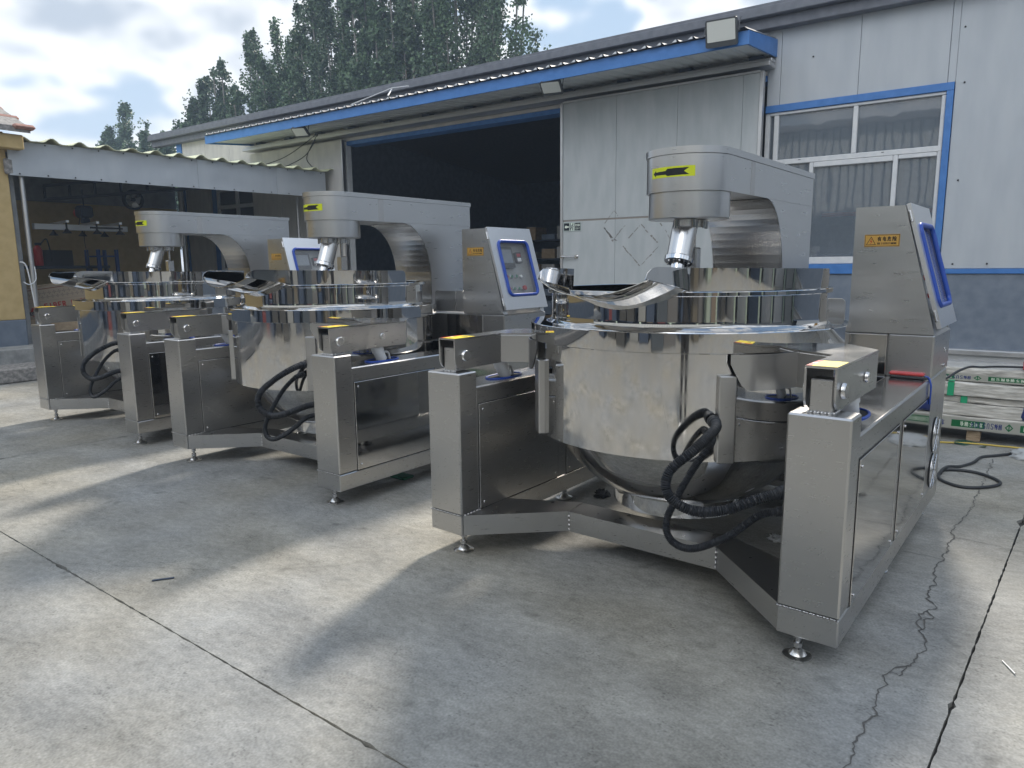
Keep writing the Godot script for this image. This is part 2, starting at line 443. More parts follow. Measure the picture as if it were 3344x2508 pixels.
func make_prints() -> void:
	# gold plate: danger, electricity
	var im := fresh(384, 144, Color(0.70, 0.55, 0.27))
	var k := Color(0.08, 0.06, 0.04)
	ink(im, [8, 8, 376, 8, 376, 136, 8, 136, 8, 8], 0, 0, 1, 1, 5, k)
	ink(im, [74, 28, 24, 118, 124, 118, 74, 28], 0, 0, 1, 1, 6, k)
	ink(im, [80, 52, 66, 82, 84, 78, 70, 106], 0, 0, 1, 1, 6, Color(0.62, 0.12, 0.1))
	write(im, "有电危险", 140, 28, 46, 50, 8, 6.5, k)
	write(im, "THERE IS ELECTRICITY DANGEROUS", 140, 96, 6, 20, 1, 2.4, k)
	M.plate = printed(im, 0.35)
	# yellow arrow
	im = fresh(384, 84, Color(0.76, 0.80, 0.12))
	poly_fill(im, PackedVector2Array([Vector2(20, 46), Vector2(52, 20), Vector2(52, 34), Vector2(150, 32), Vector2(166, 16), Vector2(340, 14), Vector2(300, 42), Vector2(340, 70), Vector2(166, 74), Vector2(150, 62), Vector2(52, 60), Vector2(52, 74)]), Color(0.07, 0.08, 0.10))
	M.arrow = printed(im, 0.35)
	# yellow and red caution sticker on the lift arms
	im = fresh(256, 160, Color(0.93, 0.84, 0.05))
	im.fill_rect(Rect2i(0, 0, 46, 160), Color(0.75, 0.08, 0.06))
	write(im, "WARNING", 3, 66, 4, 22, 1.6, 3, Color(0.95, 0.9, 0.85))
	ink(im, [110, 92, 96, 112, 108, 136, 140, 140, 160, 122, 152, 96], 0, 0, 1, 1, 7, k)
	write(im, "注有危险", 84, 26, 24, 30, 4, 4, k)
	for i in 4: ink(im, [194 + i * 14, 26, 194 + i * 14, 70 + (i % 2) * 10], 0, 0, 1, 1, 3.5, k)
	M.caution = printed(im, 0.4)
	# exit sign
	im = fresh(420, 180, Color(0.55, 0.6, 0.6))
	var dk := Color(0.03, 0.09, 0.13)
	im.fill_rect(Rect2i(10, 10, 400, 160), Color(0.78, 0.82, 0.78))
	im.fill_rect(Rect2i(14, 14, 130, 152), dk)
	im.fill_rect(Rect2i(276, 14, 130, 152), dk)
	var w := Color(0.85, 0.88, 0.82)
	poly_fill(im, PackedVector2Array([Vector2(28, 90), Vector2(72, 52), Vector2(72, 74), Vector2(128, 74), Vector2(128, 106), Vector2(72, 106), Vector2(72, 128)]), w)
	im.fill_rect(Rect2i(158, 14, 16, 152), dk)
	im.fill_rect(Rect2i(252, 14, 12, 152), dk)
	ink(im, [222, 36, 224, 38], 0, 0, 1, 1, 22, dk)
	ink(im, [216, 58, 206, 96, 226, 122, 216, 156], 0, 0, 1, 1, 14, dk)
	ink(im, [206, 96, 188, 120, 172, 142], 0, 0, 1, 1, 13, dk)
	ink(im, [190, 84, 198, 62, 220, 64, 240, 86], 0, 0, 1, 1, 9, dk)
	write(im, "安全出口", 286, 36, 24, 46, 5, 6, w)
	write(im, "EXIT", 296, 110, 18, 34, 6, 5, w)
	M.exit = printed(im, 0.5)
	# crate print
	im = fresh(768, 384, Color(0.52, 0.47, 0.40))
	im.fill_rect(Rect2i(0, 26, 768, 9), Color(0.36, 0.16, 0.11))
	for r in 2:
		for i in 14:
			var cx := 30.0 + i * 54 + r * 26; var cy := 84.0 + r * 50
			for q in [[-20, 0, -6, 0], [6, 0, 20, 0], [0, -20, 0, -6], [0, 6, 0, 20]]:
				ink(im, q, cx, cy, 1, 1, 3.5, Color(0.2, 0.2, 0.2))
	im.fill_rect(Rect2i(0, 180, 768, 3), Color(0.42, 0.38, 0.33))
	write(im, "FIBER LASER", 210, 218, 40, 60, 9, 12, Color(0.52, 0.10, 0.08))
	ink(im, [210, 300, 730, 300], 0, 0, 1, 1, 4, Color(0.25, 0.2, 0.2))
	for i in 12: ink(im, [0, 0, cos(PI + PI * i / 11.0) * 52, sin(PI + PI * i / 11.0) * 52], 110, 290, 1, 1, 12, Color(0.55, 0.14, 0.1))
	for i in 12: ink(im, [0, 0, cos(PI + PI * i / 11.0) * 26, sin(PI + PI * i / 11.0) * 26], 110, 290, 1, 1, 10, Color(0.52, 0.47, 0.40))
	im.fill_rect(Rect2i(40, 290, 140, 42), Color(0.12, 0.12, 0.16))
	write(im, "CLASER", 54, 298, 15, 24, 4, 4.5, Color(0.6, 0.56, 0.5))
	ink(im, [66, 340, 110, 362, 154, 340], 0, 0, 1, 1, 10, Color(0.55, 0.14, 0.1))
	M.crate = printed(im, 0.8)
	# protective film with print, upside down as the packs lie
	var film := Color(0.60, 0.60, 0.57)
	var gr := Color(0.02, 0.36, 0.20)
	im = fresh(1024, 96, film)
	for q in [[14, 300, "东岐不钢有限公司"], [560, 240, "东岐不钢有"]]:
		im.fill_rect(Rect2i(q[0], 18, q[1], 60), gr)
		write(im, q[2], q[0] + 14, 28, 26, 38, 8, 5, Color(0.75, 0.78, 0.72))
	ink(im, [330 + 60, 20, 366, 48, 390, 76, 414, 48, 390, 20], 0, 0, 1, 1, 8, gr)
	ink(im, [390, 30, 390, 70], 0, 0, 1, 1, 7, gr)
	write(im, "国标SUS304", 440, 24, 22, 46, 6, 4.5, Color(0.08, 0.14, 0.38))
	write(im, "东岐不", 850, 24, 34, 46, 10, 5, Color(0.08, 0.14, 0.38))
	M.film_print = printed(im, 0.3, true)

func make_materials() -> void:
	var streak_n := noise(0.05, 31, 3)
	var streak := grey(512, 512, streak_n, 0.27, 0.33, 1.2)
	var smudge := grey(512, 512, noise(0.012, 41, 5), 0.02, 0.12, 2.0)
	var clear := grey(512, 512, noise(0.006, 43, 4), 0.015, 0.07, 1.8)
	var satin := grey(512, 512, noise(0.015, 47, 3), 0.27, 0.31, 1.2)
	var soft := bumps(256, noise(0.006, 51, 1), 2.0)
	M.brushed = steel(0.52, streak, Vector3(0.4, 5, 0.4), null, 0.0, 0.004)
	M.panel_steel = steel(0.50, grey(512, 512, noise(0.01, 48, 3), 0.045, 0.085, 1.4), Vector3(0.6, 3, 0.6), null, 0.0, 0.008)
	M.top_steel = steel(0.56, grey(256, 256, noise(0.02, 58, 3), 0.13, 0.20, 1.4), Vector3(0.6, 3, 0.6))
	M.satin = steel(0.60, satin, Vector3(0.5, 4, 0.5), null, 0.0, -0.006)
	M.door_steel = paint(0.74, 0.75, 0.77, 0.33, 1.0)
	M.foot_steel = paint(0.74, 0.74, 0.73, 0.22, 1.0)
	M.throat = paint(0.55, 0.54, 0.52, 0.24, 1.0)
	M.lining = steel(0.58, grey(256, 256, noise(0.02, 49, 2), 0.2, 0.28), Vector3(6, 0.8, 0.8), null, 0.0, 0.02)
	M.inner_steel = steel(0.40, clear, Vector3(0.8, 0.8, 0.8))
	M.mirror = steel(0.60, clear, Vector3(0.8, 0.8, 0.8), soft, 0.08, 0.004)
	M.kettle = steel(0.60, smudge, Vector3(1.1, 1.1, 1.1), soft, 0.12, 0.008)
	M.weld = steel(0.55, satin, Vector3(20, 20, 20), bumps(128, noise(0.06, 53, 3), 8.0), 0.8)
	M.chrome = paint(0.66, 0.66, 0.67, 0.08, 1.0)
	M.turned = paint(0.60, 0.60, 0.60, 0.26, 1.0)
	M.galv = steel(0.52, grey(256, 256, noise(0.03, 57, 4), 0.35, 0.55), Vector3(1.5, 1.5, 1.5))
	M.hose = paint(0.012, 0.014, 0.018, 0.42)
	M.rubber = paint(0.015, 0.016, 0.018, 0.6)
	M.cable = paint(0.02, 0.023, 0.027, 0.55)
	M.blue_rubber = paint(0.010, 0.055, 0.33, 0.4)
	M.white_tube = paint(0.62, 0.64, 0.66, 0.35)
	M.dark = paint(0.012, 0.013, 0.015, 0.8)
	M.gap = paint(0.02, 0.02, 0.022, 0.7)
	M.screen = paint(0.22, 0.25, 0.28, 0.15)
	M.bezel = paint(0.03, 0.032, 0.036, 0.35)
	M.btn_red = paint(0.36, 0.015, 0.02, 0.3)
	M.btn_green = paint(0.02, 0.16, 0.09, 0.3)
	M.btn_white = paint(0.75, 0.76, 0.75, 0.3)
	M.inner_grey = paint(0.30, 0.31, 0.305, 0.4)
	M.clear = StandardMaterial3D.new()
	M.clear.transparency = BaseMaterial3D.TRANSPARENCY_ALPHA
	M.clear.albedo_color = Color(0.5, 0.52, 0.54, 0.05)
	M.clear.roughness = 0.03
	M.glass = StandardMaterial3D.new()
	M.glass.transparency = BaseMaterial3D.TRANSPARENCY_ALPHA
	M.glass.albedo_color = Color(0.52, 0.56, 0.60, 0.38)
	M.glass.roughness = 0.02
	M.glass.metallic_specular = 1.0
	M.glass.normal_enabled = true
	M.glass.normal_texture = bumps(256, noise(0.008, 52, 2), 2.0)
	M.glass.normal_scale = 0.05
	tri_mapped(M.glass, Vector3(1.2, 0.5, 1.2))
	# buildings
	var fine := bumps(256, noise(0.02, 61, 3), 3.0)
	M.white_panel = mottled(Color(0.385, 0.415, 0.45), Color(0.425, 0.455, 0.485), noise(0.01, 63, 4), Vector3(0.7, 0.16, 0.7), 0.55)
	M.white_panel.normal_enabled = true; M.white_panel.normal_texture = fine; M.white_panel.normal_scale = 0.15
	M.door_panel = mottled(Color(0.37, 0.40, 0.41), Color(0.425, 0.45, 0.46), noise(0.012, 65, 5), Vector3(0.8, 0.2, 0.8), 0.5)
	M.cream_panel = mottled(Color(0.46, 0.45, 0.435), Color(0.53, 0.515, 0.49), noise(0.012, 66, 5), Vector3(0.8, 0.25, 0.8), 0.6)
	M.grey_dado = mottled(Color(0.125, 0.155, 0.20), Color(0.165, 0.195, 0.24), noise(0.015, 67, 5), Vector3(0.6, 0.6, 0.6), 0.55)
	M.blue_trim = mottled(Color(0.04, 0.155, 0.42), Color(0.055, 0.185, 0.48), noise(0.02, 69, 3), Vector3(0.6, 0.6, 0.6), 0.45)
	M.grey_fascia = mottled(Color(0.115, 0.125, 0.15), Color(0.15, 0.16, 0.185), noise(0.02, 71, 4), Vector3(0.6, 0.6, 0.6), 0.6)
	M.plinth = mottled(Color(0.22, 0.225, 0.22), Color(0.36, 0.36, 0.35), noise(0.012, 73, 5), Vector3(0.8, 0.8, 0.8), 0.85)
	M.pvc = mottled(Color(0.56, 0.58, 0.60), Color(0.63, 0.64, 0.65), noise(0.02, 75, 3), Vector3(0.8, 0.8, 0.8), 0.4)
	M.sheet_white = paint(0.58, 0.61, 0.62, 0.5)
	M.sheet_white.backlight_enabled = true; M.sheet_white.backlight = srgb(0.10, 0.11, 0.11)
	M.sheet_yellow = mottled(Color(0.62, 0.64, 0.42), Color(0.72, 0.73, 0.52), noise(0.02, 77, 4), Vector3(0.8, 0.8, 0.8), 0.6)
	M.yellow_wall = mottled(Color(0.46, 0.34, 0.155), Color(0.52, 0.385, 0.185), noise(0.015, 79, 5), Vector3(0.7, 0.7, 0.7), 0.85)
	M.roof_tile = mottled(Color(0.28, 0.14, 0.11), Color(0.42, 0.26, 0.22), noise(0.03, 81, 4), Vector3(1.5, 1.5, 1.5), 0.85)
	M.old_concrete = mottled(Color(0.17, 0.165, 0.16), Color(0.36, 0.34, 0.32), noise(0.03, 83, 5), Vector3(1, 1, 1), 0.9)
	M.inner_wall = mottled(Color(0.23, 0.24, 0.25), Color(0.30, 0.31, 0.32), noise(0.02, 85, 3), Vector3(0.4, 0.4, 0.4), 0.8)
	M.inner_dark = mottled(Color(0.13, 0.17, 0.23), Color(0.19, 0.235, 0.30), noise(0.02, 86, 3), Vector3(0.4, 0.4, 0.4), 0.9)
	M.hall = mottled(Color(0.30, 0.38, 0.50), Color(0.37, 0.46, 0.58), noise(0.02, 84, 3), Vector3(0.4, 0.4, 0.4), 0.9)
	M.truss = paint(0.025, 0.04, 0.07, 0.5)
	M.rack_blue = paint(0.02, 0.06, 0.22, 0.45)
	M.wood = mottled(Color(0.26, 0.19, 0.12), Color(0.40, 0.31, 0.21), noise(0.02, 87, 4), Vector3(1, 6, 1), 0.8)
	M.carton = mottled(Color(0.30, 0.22, 0.14), Color(0.38, 0.29, 0.19), noise(0.02, 88, 3), Vector3(1, 1, 1), 0.85)
	M.alu = paint(0.66, 0.67, 0.68, 0.35, 0.6)
	M.red = paint(0.48, 0.025, 0.02, 0.4)
	M.lamp_body = paint(0.05, 0.055, 0.06, 0.45)
	M.lamp_face = mottled(Color(0.50, 0.52, 0.50), Color(0.64, 0.65, 0.60), noise(0.2, 89, 2), Vector3(6, 6, 6), 0.25)
	M.film = mottled(Color(0.40, 0.385, 0.35), Color(0.58, 0.57, 0.53), noise(0.02, 91, 5), Vector3(0.5, 3.5, 3.5), 0.22)
	M.film.normal_enabled = true
	M.film.normal_texture = bumps(256, noise(0.02, 92, 4), 10.0)
	M.film.normal_scale = 0.6
	M.green_tape = paint(0.015, 0.30, 0.14, 0.35)
	M.leaf = paint(0.05, 0.085, 0.035, 0.5)
	M.leaf.vertex_color_use_as_albedo = true
	M.leaf.albedo_color = Color.WHITE
	M.leaf.backlight_enabled = true; M.leaf.backlight = srgb(0.09, 0.14, 0.04)
	M.bark = mottled(Color(0.16, 0.15, 0.13), Color(0.30, 0.28, 0.25), noise(0.03, 93, 4), Vector3(2, 0.5, 2), 0.9)
	M.concrete = StandardMaterial3D.new()
	M.concrete.albedo_texture = concrete_image(2048)
	M.concrete.albedo_color = Color(0.875, 0.875, 0.865)
	M.concrete.roughness = 0.82
	M.concrete.normal_enabled = true
	M.concrete.normal_texture = bumps(1024, noise(0.05, 95, 4), 3.0)
	M.concrete.normal_scale = 0.35
	tri_mapped(M.concrete, Vector3.ONE / 9.0, true)
	M.joint = mottled(Color(0.02, 0.02, 0.02), Color(0.075, 0.075, 0.07), noise(0.2, 97, 3), Vector3(8, 8, 8), 0.95)
	M.crack = mottled(Color(0.05, 0.05, 0.05), Color(0.14, 0.138, 0.13), noise(0.2, 98, 3), Vector3(8, 8, 8), 0.95)

# ------------------------------------------------------------------ sky
func sky_image() -> Image:
	var w := 1024; var h := 512
	var big := noise(1.5, 4, 5); var mid := noise(3.4, 15, 5); var tint := noise(0.8, 9, 2)
	var sun := sun_dir()
	var o := PackedFloat32Array()
	o.resize(w * h * 3)
	for y in h:
		var el := PI / 2 - PI * (y + 0.5) / h
		for x in w:
			var az := TAU * (x + 0.5) / w - PI
			var d := Vector3(sin(az) * cos(el), sin(el), -cos(az) * cos(el))
			var i := (y * w + x) * 3
			var up := maxf(d.y, 0.0)
			var q := d / (0.35 + up) * Vector3(1, 1.6, 1)
			var n := big.get_noise_3dv(q) * 0.75 + mid.get_noise_3dv(q * 1.5) * 0.5 + tint.get_noise_3dv(q) * 0.25
			var cov := smoothstep(-0.16, 0.04, n)
			var thick := smoothstep(0.06, 0.42, n)
			var s := d.dot(sun)
			var glow := pow(maxf(s, 0.0), 9.0)
			var blue := Vector3(0.33, 0.45, 0.59).lerp(Vector3(0.22, 0.34, 0.54), smoothstep(0.1, 0.9, up))
			blue = blue.lerp(Vector3(0.70, 0.76, 0.82), 0.75 * exp(-up * 6.0))
			var lit := Vector3(0.80, 0.82, 0.84).lerp(Vector3(0.36, 0.42, 0.50), thick * 0.9)
			var c := blue.lerp(lit, cov)
			c += Vector3(1.0, 0.97, 0.92) * (glow * 1.5 * (0.45 + 0.55 * cov) + 2.2 * pow(maxf(s, 0.0), 60.0))
			if d.y < 0.0: c = c.lerp(Vector3(0.34, 0.34, 0.33), smoothstep(0.0, 0.06, -d.y))
			o[i] = c.x; o[i + 1] = c.y; o[i + 2] = c.z
	return Image.create_from_data(w, h, false, Image.FORMAT_RGBF, o.to_byte_array())

func sun_dir() -> Vector3:
	var el := deg_to_rad(40.0)
	return Vector3(-0.2003 * cos(el), sin(el), -0.9797 * cos(el)).normalized()

# ------------------------------------------------------------------ _ready
func _ready() -> void:
	rng.seed = 11
	var cam := Camera3D.new()
	cam.name = "camera"
	add_child(cam)
	var a := deg_to_rad(35.4); var p := deg_to_rad(9.448); var r := deg_to_rad(0.595)
	var R0 := Vector3(cos(a), 0, -sin(a))
	var F := Vector3(-sin(a) * cos(p), -sin(p), -cos(a) * cos(p))
	var U0 := Vector3(-sin(a) * sin(p), cos(p), -cos(a) * sin(p))
	cam.transform = Transform3D(Basis(R0 * cos(r) - U0 * sin(r), R0 * sin(r) + U0 * cos(r), -F), Vector3(0, 1.5, 0))
	cam.fov = 56.51
	cam.near = 0.05
	cam.far = 600
	cam.current = true
	var env := Environment.new()
	env.background_mode = Environment.BG_SKY
	var sky := Sky.new()
	var pano := PanoramaSkyMaterial.new()
	pano.panorama = ImageTexture.create_from_image(sky_image())
	sky.sky_material = pano
	env.sky = sky
	env.background_energy_multiplier = 1.0
	env.tonemap_mode = Environment.TONE_MAPPER_LINEAR
	env.tonemap_exposure = 1.55
	env.sdfgi_enabled = true
	env.ssao_enabled = true
	env.ssil_enabled = true
	env.fog_enabled = true
	env.fog_density = 0.0024
	env.fog_light_color = Color(0.72, 0.80, 0.90)
	var we := WorldEnvironment.new()
	we.name = "environment"
	we.environment = env
	add_child(we)
	var sun := DirectionalLight3D.new()
	sun.name = "sun"
	sun.light_energy = 1.1
	sun.light_color = Color(1.0, 0.96, 0.90)
	sun.light_angular_distance = 7.0
	sun.shadow_enabled = true
	add_child(sun)
	sun.look_at_from_position(Vector3.ZERO, -sun_dir())
	make_materials()
	make_prints()
	ground()
	warehouse()
	shed()
	yellow_house()
	opposite()
	trees()
	mixers()
	bundles()
	small_things()

# ------------------------------------------------------------------ ground
func jag(a: Vector2, b: Vector2, step: float, amp: float, out: PackedVector2Array, n: FastNoiseLite) -> void:
	var L := a.distance_to(b)
	var k := maxi(1, int(L / step))
	var nrm := (b - a).orthogonal().normalized()
	for i in k:
		var t := float(i) / k
		var q := a.lerp(b, t)
		var w := amp if i > 0 else 0.0
		var e := n.get_noise_2d(q.x * 40.0, q.y * 40.0)
		var chip := maxf(0.0, n.get_noise_2d(q.x * 7.0 + 50.0, q.y * 7.0) - 0.38) * 0.06
		out.append(q + nrm * (e * w + (chip if w > 0.0 else 0.0)))

func ground() -> void:
	var g := Node3D.new()
	g.name = "ground"
	add_child(g)
	g.set_meta("kind", "structure")
	var st := mb()
	quad(st, Vector3(-220, -0.022, -220), Vector3(220, -0.022, -220), Vector3(220, -0.022, 220), Vector3(-220, -0.022, 220), Vector3.UP)
	part("sub_base", st, M.joint, g)
	var z1 := func(x: float) -> float: return -1.395 + 0.0326 * (x + 1.395)
	var x2 := func(z: float) -> float: return -0.106 - 0.0835 * (z + 2.282)
	var x3 := func(z: float) -> float: return -6.597 - 0.0527 * (z + 2.158)
	var c1x: float = -0.106 - 0.0835 * (-1.36 + 2.282)
	var P12 := Vector2(c1x, z1.call(c1x))
	var P13 := Vector2(-6.637, z1.call(-6.637))
	var zf := -10.2
	var n2 := Vector2(x2.call(zf), zf); var n3 := Vector2(x3.call(zf), zf)
	var f2 := Vector2(x2.call(60.0), 60.0); var f3 := Vector2(x3.call(60.0), 60.0)
	var R1 := Vector2(120, z1.call(120.0)); var L1 := Vector2(-120, z1.call(-120.0))
	var slabs := [
		[P13, P12, n2, n3], [P13, f3, f2, P12], [P12, R1, Vector2(120, zf), n2], [P12, f2, Vector2(120, 60), R1],
		[n3, Vector2(-120, zf), L1, P13], [P13, L1, Vector2(-120, 60), f3]]
	var nz := noise(0.5, 77, 3)
	var gap := 0.004
	for s in slabs:
		var c := Vector2.ZERO
		for q in s: c += q / 4.0
		var poly := PackedVector2Array()
		for i in 4:
			var a: Vector2 = s[i]; var b: Vector2 = s[(i + 1) % 4]
			var ina := (c - a); var inb := (c - b)
			a += Vector2(signf(ina.x), signf(ina.y)) * gap; b += Vector2(signf(inb.x), signf(inb.y)) * gap
			var near: bool = absf(a.x) < 12 and absf(b.x) < 12 and absf(a.y) < 12 and absf(b.y) < 12
			if near: jag(a, b, 0.03, 0.005, poly, nz)
			else: poly.append(a)
		st = mb()
		prism(st, poly, -0.02, 0.0, f_plan, 10.0)
		part("concrete_slab", st, M.concrete, g)
	# open cracks in the slabs
	var cr := [[-0.07, -6.427], [-0.09, -5.946], [-0.114, -5.485], [-0.139, -5.017], [-0.178, -4.776], [-0.207, -4.557], [-0.191, -4.448], [-0.202, -4.301], [-0.211, -4.072], [-0.222, -3.967], [-0.233, -3.844], [-0.208, -3.733], [-0.236, -3.64], [-0.229, -3.537], [-0.188, -3.462], [-0.206, -3.385], [-0.188, -3.341], [-0.214, -3.27], [-0.21, -3.155], [-0.195, -3.109], [-0.19, -3.032], [-0.218, -2.936], [-0.223, -2.871], [-0.277, -2.78], [-0.285, -2.69], [-0.277, -2.519], [-0.296, -2.417], [-0.306, -2.312], [-0.298, -2.252], [-0.313, -2.14], [-0.33, -1.9], [-0.32, -1.42]]
	crack(g, cr, 0.003, 0.009, 1)
	crack(g, [[-0.206, -3.385], [-0.235, -3.35], [-0.24, -3.24], [-0.21, -3.155]], 0.004, 0.008, 2)
	crack(g, [[-0.277, -2.78], [-0.245, -2.77], [-0.223, -2.871]], 0.003, 0.006, 3)
	crack(g, [[-0.404, -4.064], [-0.32, -4.075], [-0.21, -4.062]], 0.003, 0.004, 4)
	crack(g, [[-0.188, -4.437], [-0.08, -4.43], [0.024, -4.423]], 0.002, 0.004, 5)
	crack(g, [[0.05, -4.40], [0.3, -4.41], [0.8, -4.38]], 0.002, 0.003, 8)
	crack(g, [[-4.2, -1.35], [-3.7, -1.62], [-3.1, -1.95], [-2.75, -2.25], [-2.55, -2.5]], 0.0012, 0.002, 6)
	crack(g, [[-6.62, -2.0], [-6.0, -2.02], [-5.4, -1.9]], 0.001, 0.002, 7)

func crack(g: Node3D, pts: Array, w0: float, w1: float, sd: int) -> void:
	var p := PackedVector3Array()
	for q in pts: p.append(Vector3(q[0], 0.003, q[1]))
	p = resample(p, 0.018)
	var n := noise(0.5, 100 + sd, 3)
	var st := mb()
	var prev := []
	for i in p.size():
		var d := (p[mini(i + 1, p.size() - 1)] - p[maxi(i - 1, 0)]).normalized()
		var s := Vector3(-d.z, 0, d.x)
		var wob := 0.012 if w1 > 0.006 else 0.008
		var c := p[i] + s * wob * n.get_noise_1d(i * 0.5 + sd * 37) * 2.0
		var t := absf(n.get_noise_1d(i * 0.31 + 400.0)) * 2.4
		var w := lerpf(w0, w1, clampf(t, 0, 1)) * 0.5
		var l := c - s * w; var r := c + s * w * (0.7 + 0.6 * absf(n.get_noise_1d(i * 1.3)))
		if i > 0:
			tri(st, prev[0], prev[1], r, Vector3.UP, Vector3.UP, Vector3.UP)
			tri(st, prev[0], r, l, Vector3.UP, Vector3.UP, Vector3.UP)
		prev = [l, r]
	part("crack", st, M.crack, g)

# ------------------------------------------------------------------ warehouse
func hole_wall(st: SurfaceTool, x0: float, x1: float, y0: float, y1: float, z0: float, z1: float) -> void:
	bx(st, Vector3(x0, y0, z0), Vector3(x1, y1, z1), 0.004)

func warehouse() -> void:
	var W := -10.0
	var t := thing("warehouse", "white panelled factory building with blue canopy, grey dado and wide open sliding door", "building", Vector3(-6, 0, W))
	var o := Vector3(6, 0, -W)     # world to building space
	var B := func(called: String, x0: float, y0: float, z0: float, x1: float, y1: float, z1: float, m: Material, bev := 0.003, par: Node3D = null) -> MeshInstance3D:
		return box(called, Vector3(x0, y0, z0) + o, Vector3(x1, y1, z1) + o, m, par if par else t, bev)
	# shell behind the facade: side, back, roof, floor
	for x in [15.8, -16.9]:
		var sw := mb()
		prism(sw, PackedVector2Array([Vector2(W - 0.1, 0), Vector2(W - 0.1, 4.63), Vector2(-17, 5.29), Vector2(-24.1, 4.64), Vector2(-24.1, 0)]), x, x + 0.15, func(p, q, k): return Vector3(k, q, p) + o)
		part("side_wall", sw, M.hall, t)
	B.call("back_wall", -16.9, 0, -24.2, 16.0, 5.2, -24, M.hall)
	B.call("inner_floor", -16.7, 0.0, -24, 15.8, 0.02, W - 0.12, M.old_concrete)
	var st := mb()
	prism(st, PackedVector2Array([Vector2(-9.75, 4.60), Vector2(-17, 5.3), Vector2(-24.5, 4.6), Vector2(-24.5, 4.72), Vector2(-17, 5.42), Vector2(-9.75, 4.72)]), -17.75, 16.3, func(p, q, s): return Vector3(s, q, p) + o)
	part("roof", st, M.grey_fascia, t)
	# facade panels: vertical sandwich boards, each with its joint
	var doorL := -11.02; var doorR := -2.9
	var xs := [-16.75, -15.8, -14.85, -13.9, -12.95, -12.0, -11.05]
	for i in xs.size() - 1:
		B.call("wall_panel", xs[i] + 0.002, 0.02, W - 0.08, xs[i + 1] - 0.002, 4.60, W - 0.001 * (i % 3), M.cream_panel, 0.004)
	var dup_x := -11.05
	while dup_x < -2.96:   # over the door
		var nx := minf(dup_x + 0.95, -2.956)
		B.call("wall_panel", dup_x + 0.002, 3.93, W - 0.08, nx - 0.002, 4.60, W - 0.001, M.white_panel, 0.004)
		dup_x += 0.95
	var seams := [-2.956, -2.791, -1.86, -0.908, 0.042, 0.992, 1.942, 2.892, 3.842, 4.792, 5.742, 6.692, 7.642, 8.592, 9.542, 10.492]
	for i in seams.size() - 1:
		var lo := 1.41
		if seams[i + 1] < -0.83: lo = 3.52
		if seams[i] < -0.91 and seams[i + 1] > -0.91: lo = 3.52
		if i == 3:
			B.call("wall_panel", -0.83, 1.405, W - 0.08, 0.040, 4.60, W, M.white_panel, 0.004)
			continue
		B.call("wall_panel", seams[i] + 0.002, lo, W - 0.08, (-0.912 if i == 2 else seams[i + 1] - 0.002), 4.60, W - 0.001 * (i % 2), M.white_panel, 0.004)
	B.call("wall_panel", -0.908, 3.52, W - 0.08, -0.832, 4.60, W, M.white_panel, 0.004)
	# grey dado under it, one slab, and the concrete plinth
	B.call("dado", -6.05, 0.0, W - 0.1, 16.0, 1.345, W - 0.006, M.grey_dado, 0.004)
	B.call("plinth", -2.9, 0.0, W - 0.05, 16.0, 0.30, W + 0.10, M.plinth, 0.015)
	B.call("plinth_rail", -2.9, 0.395, W - 0.05, 16.0, 0.465, W + 0.10, M.galv, 0.012)
	B.call("plinth_board", -2.9, 0.302, W - 0.05, 16.0, 0.393, W + 0.05, M.alu, 0.004)
	B.call("blue_strip", -0.83, 1.346, W - 0.02, 16.0, 1.403, W + 0.014, M.blue_trim, 0.003)
	# roof edge: grey gutter fascia in two folds, soffit
	B.call("roof_fascia", -17.8, 4.575, W + 0.10, 16.3, 4.685, W + 0.26, M.grey_fascia, 0.008)
	B.call("roof_fascia", -17.8, 4.44, W + 0.005, 16.3, 4.572, W + 0.16, M.grey_fascia, 0.008)
	B.call("corner_trim", -16.96, 0.0, W - 0.06, -16.76, 4.55, W + 0.02, M.blue_trim, 0.004)
	# screws on the panels
	st = mb()
	lathe(st, PackedVector2Array([Vector2(0.011, 0), Vector2(0.011, 0.004), Vector2(0.005, 0.007), Vector2(0, 0.007)]), 8, Transform3D(Basis(Vector3.RIGHT, PI / 2), Vector3.ZERO))
	var scr: MeshInstance3D = null
	for q in [[-0.70, 1.46], [-0.36, 1.46], [0.2, 1.46], [-0.72, 2.42], [0.1, 2.46], [-0.74, 3.50], [0.12, 3.55], [-0.78, 4.1], [-2.4, 4.05], [0.5, 2.5], [0.6, 3.6]]:
		var at := Vector3(q[0], q[1], W + 0.002) + o
		if scr == null:
			scr = part("screw", st, M.rubber, t); scr.position = at
		else: again(scr, t, Transform3D(Basis(), at))
	# header beam and rail over the door
	B.call("door_header", -11.0, 3.83, W - 0.25, -2.96, 3.905, W + 0.02, M.blue_trim, 0.004)
	B.call("header_strip", -11.0, 3.907, W - 0.05, -2.96, 3.96, W + 0.022, M.cream_panel, 0.004)
	B.call("door_track", -13.95, 3.965, W + 0.04, -2.85, 4.02, W + 0.30, M.galv, 0.006)
	B.call("door_track", -13.95, 4.024, W + 0.04, -2.85, 4.075, W + 0.22, M.galv, 0.010)
	for i in 12:
		B.call("track_bracket", -13.6 + i * 0.95, 4.076, W + 0.06, -13.42 + i * 0.95, 4.125, W + 0.2, M.truss, 0.006)
	B.call("door_jamb", -11.07, 0.0, W - 0.1, -10.99, 3.90, W + 0.03, M.pvc, 0.004)
	# left leaf of the sliding door, pushed back
	var dl := Node3D.new(); dl.name = "sliding_door"; t.add_child(dl, true)
	for i in 3:
		B.call("door_board", -13.9 + i * 0.965, 0.06, W + 0.10, -13.9 + (i + 1) * 0.965 - 0.003, 3.92, W + 0.15, M.cream_panel, 0.004, dl)
